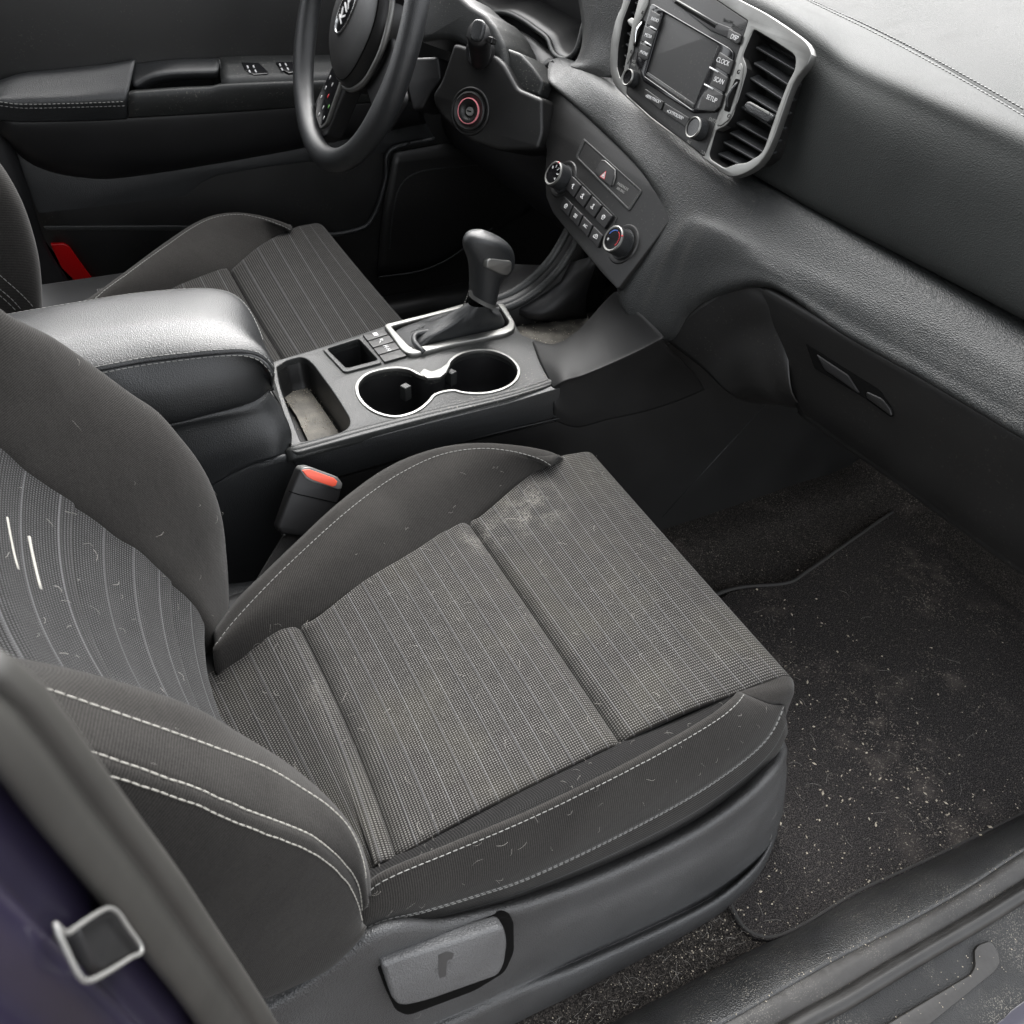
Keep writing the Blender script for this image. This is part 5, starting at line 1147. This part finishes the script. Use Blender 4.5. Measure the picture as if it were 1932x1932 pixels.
mb.tube(spl(P, 60), .0022, 8); mb.build('mat_binding', M['belt'], FM)
SI = thing('door_sill', 'scuffed door sill with black seal and rusty dirt line along the passenger opening', 'door sill')
s0 = [A(1080, 1975, z=.012), A(1284, 1868, z=.012), A(1412, 1801, z=.012), A(1519, 1749, z=.012), A(1620, 1690, z=.012), A(1720, 1644, z=.012), A(1854, 1578, z=.012), A(1950, 1528, z=.012), A(2200, 1405, z=.012)]
s1 = [A(1100, 2060, z=.060), A(1352, 1932, z=.060), A(1470, 1866, z=.060), A(1586, 1801, z=.060), A(1720, 1731, z=.060), A(1830, 1668, z=.060), A(1932, 1601, z=.060), A(2200, 1440, z=.060)]
s01 = [a.lerp(b, .22) + V((0, -.001, .012)) for a, b in zip(spl(s0, 14), spl(s1, 14))]; s02 = [a.lerp(b, .65) + V((0, 0, .009)) for a, b in zip(spl(s0, 14), spl(s1, 14))]
patch('sill_plate', [sh(s0, (0, .004, -.014)), s0, s01, s02, s1, sh(s1, (0, 0, -.004))], M['sill'], SI, 50, 5, .003)
s2 = [A(1200, 2080, z=.054), A(1472, 1932, z=.054), A(1560, 1884, z=.054), A(1653, 1828, z=.054), A(1740, 1778, z=.054), A(1821, 1731, z=.054), A(1932, 1660, z=.054), A(2200, 1490, z=.054)]
patch('sill_band', [sh(s1, (0, -.0015, -.006)), sh(s1, (0, -.002, -.0015)), [a.lerp(b, .5) + V((0, 0, .002)) for a, b in zip(spl(s1, 14), spl(s2, 14))], s2, sh(s2, (0, 0, -.008))], M['sillband'], SI, 50, 4, .002)
s3 = [A(1240, 2100, z=.052), A(1505, 1934, z=.052), A(1590, 1888, z=.052), A(1687, 1829, z=.052), A(1770, 1780, z=.052), A(1850, 1733, z=.052), A(1932, 1682, z=.052), A(2200, 1515, z=.052)]
mb = MB(); mb.tube(spl(s3, 60), .0098, 14); mb.build('door_seal', M['seal'], SI)
mb = MB()
pp = spl(sh(s2, (0, -.0008, .0004)), 900)
for i in range(0, 895, 2):
    if random.random() < .55:
        d = V((0, random.uniform(-.0012, .001), random.uniform(-.001, .0006))); r = random.uniform(.0003, .0011); mb.tube([pp[i] + d, pp[i + 2] + d], r, 5)
mb.build('rust_line', M['rust'], SI)
s4 = [p + V((0, -.012, -.016)) for p in s3]; s5 = [A(1500, 2120, z=.02), A(1850, 1932, z=.02), A(1932, 1872, z=.02), A(2200, 1710, z=.02)]
patch('outer_sill', [sh(s3, (0, .002, -.008)), s4, s5, sh(s5, (0, -.004, -.012))], M['outersill'], SI, 50, 5, .003)
_o = s4[6].lerp(s5[2], .5); OF = Fr(_o, (s4[6] - s5[2]).cross(V((-1, 0, 0))), a=V((1, 0, 0)))
if OF.n.z < 0: OF = Fr(_o, -OF.n, a=V((1, 0, 0)))
os_ = OF.Q([(1640, 1950), (1828, 1838), (1836, 1822), (1834, 1793), (1842, 1783), (1861, 1776), (1868, 1780), (1879, 1799), (1882, 1818), (1872, 1834), (1735, 1945)])
plate('raised_strip', [rnd(os_, .003)], OF, -.006, .0045, M['sillband'], SI, .0012)
s6 = [p + V((0, -.030, -.03)) for p in s5]
patch('body_panel', [sh(s5, (0, -.004, -.004)), [a.lerp(b, .5) + V((0, -.006, .004)) for a, b in zip(s5, s6)], s6, sh(s6, (0, -.01, -.1))], M['paint'], SI, 30, 5, .003)
gr = sheet('driveway', [[V((x, y, -.35)) for x in (-3, 0, 1.5, 4)] for y in (-8, -3, -.8, .0)], mat('brown grey ground', (.10, .085, .075), .95, noise=(5, .6))); tag(gr, kind='structure')

BP = thing('b_pillar', 'dark violet painted door pillar with a metal striker loop, out of focus in the near corner', 'door pillar')
w1 = [A(-60, 1200, y=-.716), A(0, 1228, y=-.716), A(30, 1248, y=-.716), A(80, 1308, y=-.716), A(134, 1380, y=-.716), A(201, 1472, y=-.716), A(268, 1563, y=-.716), A(335, 1653, y=-.716), A(402, 1754, y=-.716), A(469, 1854, y=-.716), A(525, 1945, y=-.716), A(600, 2080, y=-.716)]
w2 = [A(-120, 1340, y=-.732), A(0, 1452, y=-.732), A(67, 1539, y=-.732), A(134, 1620, y=-.732), A(201, 1703, y=-.732), A(268, 1787, y=-.732), A(335, 1871, y=-.732), A(380, 1934, y=-.732), A(440, 2030, y=-.732)]
W1, W2 = spl(w1, 24), spl(w2, 24)
patch('weatherstrip', [sh(W1, (-.012, .002, 0)), W1, [a.lerp(b, .3) + V((.0022, -.001, 0)) for a, b in zip(W1, W2)], [a.lerp(b, .42) + V((.0002, 0, 0)) for a, b in zip(W1, W2)], [a.lerp(b, .75) + V((.002, 0, 0)) for a, b in zip(W1, W2)], W2, sh(W2, (-.003, .008, 0))], M['strip'], BP, 40, 6, .002)
Wj = W2 + [W2[-1] + (W2[-1] - W2[-2]) * k for k in (2, 5, 10)]
patch('jamb_face', [sh(Wj, (-.003, .010, 0)), sh(Wj, (-.008, -.003, 0)), sh(Wj, (-.011, -.012, 0)), sh(Wj, (-.006, -.022, 0)), sh(Wj, (-.015, -.034, 0)), sh(Wj, (-.018, -.058, 0)), sh(Wj, (-.05, -.08, 0))], M['paint'], BP, 20, 5, .003)
JF = Fr((-.050, -.77, .76), (1, -.1, .1))
ring_ = 0; ring = JF.Q([(104, 1744), (124, 1761), (146, 1748), (175, 1728), (204, 1714), (222, 1722), (240, 1748), (268, 1792), (245, 1808), (205, 1833), (168, 1851), (150, 1842), (128, 1800), (112, 1765)], .005)
plate('striker_plate', [rnd(JF.Q([(120, 1752), (204, 1722), (262, 1792), (165, 1845)], .0), .004)], JF, -.004, .003, M['dark'], BP, .001)
mb = MB(); P = [JF.p(a, b, .005) for a, b in ring]; P = spl(P, 60, True); mb.tube(P + P[:2], .00062, 10, False); mb.build('striker_loop', M['striker'], BP)

for q in SEATTAGS: m_ = MB(); m_.tube(q, .0012, 6); m_.build('seat_tag', M['threadw'], SEAT)

# ------------------------------------------------------------ crumbs and pet hair
from mathutils.bvhtree import BVHTree
bpy.context.view_layer.update(); dg = bpy.context.evaluated_depsgraph_get()
mbc = MB(); mbh = MB()
def blob(c, r, n=V((0, 0, 1)), el=1.0):
    a = V((random.gauss(0, 1), random.gauss(0, 1), random.gauss(0, .3))).normalized(); b = a.cross(n).normalized()
    P = [c + a * r * el, c - a * r * el, c + b * r * random.uniform(.5, 1), c - b * r * random.uniform(.5, 1), c + n * r * .9, c - n * r * .5]
    mbc.add(P, [(0, 2, 4), (2, 1, 4), (1, 3, 4), (3, 0, 4), (2, 0, 5), (1, 2, 5), (3, 1, 5), (0, 3, 5)])
def hair(c, n, L, r=.00011, curl=1.5):
    t = V((random.gauss(0, 1), random.gauss(0, 1), random.gauss(0, 1))); t = (t - n * t.dot(n)).normalized(); s_ = n.cross(t)
    k = random.uniform(-curl, curl) * random.choice((.3, .6, 1, 1.6)); k2 = random.uniform(-1, 1); P = []; p = c + n * .0008; a = 0
    for i in range(9):
        P.append(p.copy() + n * .0012 * math.sin(math.pi * i / 8)); a += k / 8 + k2 * math.sin(i) * .2
        p += (t * math.cos(a) + s_ * math.sin(a)) * L / 8
    mbh.tube(P, r, 4)
cl_ = [((.62, -.42), .07, 130), ((.60, -.50), .10, 110), ((.75, -.64), .05, 60), ((.50, -.62), .08, 60), ((.80, -.45), .15, 60), ((.66, -.60), .10, 70)]
for (x, y), s_, n in cl_:
    for _ in range(n):
        px_, py_ = random.gauss(x, s_), random.gauss(y, s_)
        if py_ < -.685 or py_ > -.2 or px_ < .46: continue
        blob(V((px_, py_, .0135)), random.choice((.0006, .0008, .0009, .0012, .0018)), el=random.uniform(1, 2.2))
for u, v, r in ((1884, 1570, .0035), (1895, 1574, .003), (1903, 1568, .003), (1868, 1560, .003), (1850, 1575, .002), (1730, 1450, .002), (1640, 1545, .002), (1560, 1520, .0015), (1428, 1112, .003), (1540, 1130, .002), (1600, 1200, .0025), (1480, 1148, .002), (1770, 1310, .0018)):
    blob(A(u, v, z=.0145), r, el=1.2)
for _ in range(150):
    p = A(random.uniform(1330, 1920), random.uniform(1120, 1720), z=.0145)
    if -.69 < p.y < -.2 and p.x > .46 and random.random() < .55: blob(p, random.choice((.0007, .0009, .0011, .0016)), el=random.uniform(.8, 1.6))
for _ in range(90):
    p = A(random.uniform(1250, 1900), random.uniform(1100, 1760), z=.0135)
    if -.69 < p.y < -.2 and p.x > .46: hair(p, V((0, 0, 1)), random.uniform(.006, .022))
for _ in range(420):
    x = random.uniform(.2, .5); y = random.uniform(-.69, -.655); q = V((x, y, .008))
    hair(q, V((0, 0, 1)), random.uniform(.004, .014)) if random.random() < .15 else blob(q, random.choice((.0003, .0004, .0005, .0009)))
q1, q2, q3 = spl(sh(s1, (0, 0, .001)), 400), spl(sh(s2, (0, -.001, .0012)), 400), spl(sh(s0, (0, -.003, .004)), 400)
for _ in range(520):
    q = random.choice((q1, q1, q2, q2, q2, q3)); p = q[random.randrange(40, 380)]
    blob(p + V((0, random.gauss(0, .0025), .0006)), random.choice((.0002, .0003, .0004, .0007)), el=random.uniform(.8, 1.8))
for _ in range(260):
    p = q3[random.randrange(60, 380)]; blob(V((p.x, p.y + random.uniform(.006, .05), .0145)), random.choice((.0003, .0005, .0008, .0014)))
# tray grime
for _ in range(240):
    u, v = random.choice(((530, 735), (540, 760), (560, 730), (580, 735), (575, 800), (600, 765), (620, 800))); p = A(u + random.gauss(0, 9), v + random.gauss(0, 9), z=.3405)
    blob(p, random.uniform(.0003, .0009))
for _ in range(90): blob(A(random.uniform(985, 1100), random.uniform(606, 650), z=.355), random.uniform(.0003, .001))
for _ in range(120):
    t = random.random(); p = s3[0].lerp(s3[-1], t); p = spl(s3, 60)[random.randrange(8, 45)] + V((0, -.02 - random.random() * .03, -.018)); blob(p + V((0, 0, .004)), random.uniform(.0003, .0009))
cro = mbc.build('crumbs', M['crumb'], None, False); tag(cro, 'pale crumbs scattered over the carpet mat and console tray', 'crumbs', kind='stuff')
def scatter(o, n, L, zmin=-.2):
    ev = o.evaluated_get(dg); me = ev.to_mesh(); P = [p for p in me.polygons if p.normal.z > zmin and p.area > 1e-8]
    tot = [0]
    for p in P: tot.append(tot[-1] + p.area)
    import bisect
    for _ in range(n):
        p = P[min(len(P) - 1, bisect.bisect(tot, random.random() * tot[-1]) - 1)]; nn = p.normal
        c = p.center.copy()
        if nn.dot(CAM - c) < 0: nn = -nn; c = c + nn * .003
        vs = [me.vertices[i].co for i in p.vertices]; c = c.lerp(random.choice(vs), random.random() * .8) + nn * .0005
        hair(c, nn, random.uniform(*L), random.choice((.00005, .00007, .0001)))
    ev.to_mesh_clear()
for o in SEAT.children:
    if 'cushion_insert' in o.name: scatter(o, 170, (.002, .013), .2)
    if 'bolster' in o.name and 'stitch' not in o.name and 'skirt' not in o.name: scatter(o, 14 if 'backrest_outer' in o.name else 45, (.002, .012), -.9)
    if 'backrest_insert' in o.name: scatter(o, 60, (.003, .014), -.9)
    if 'side_shield' in o.name: scatter(o, 25, (.003, .01), -.9)
ho = mbh.build('pet_hair', M['hair'], None); tag(ho, 'short pale pet hairs clinging to the seat fabric and carpet', 'pet hair', kind='stuff')
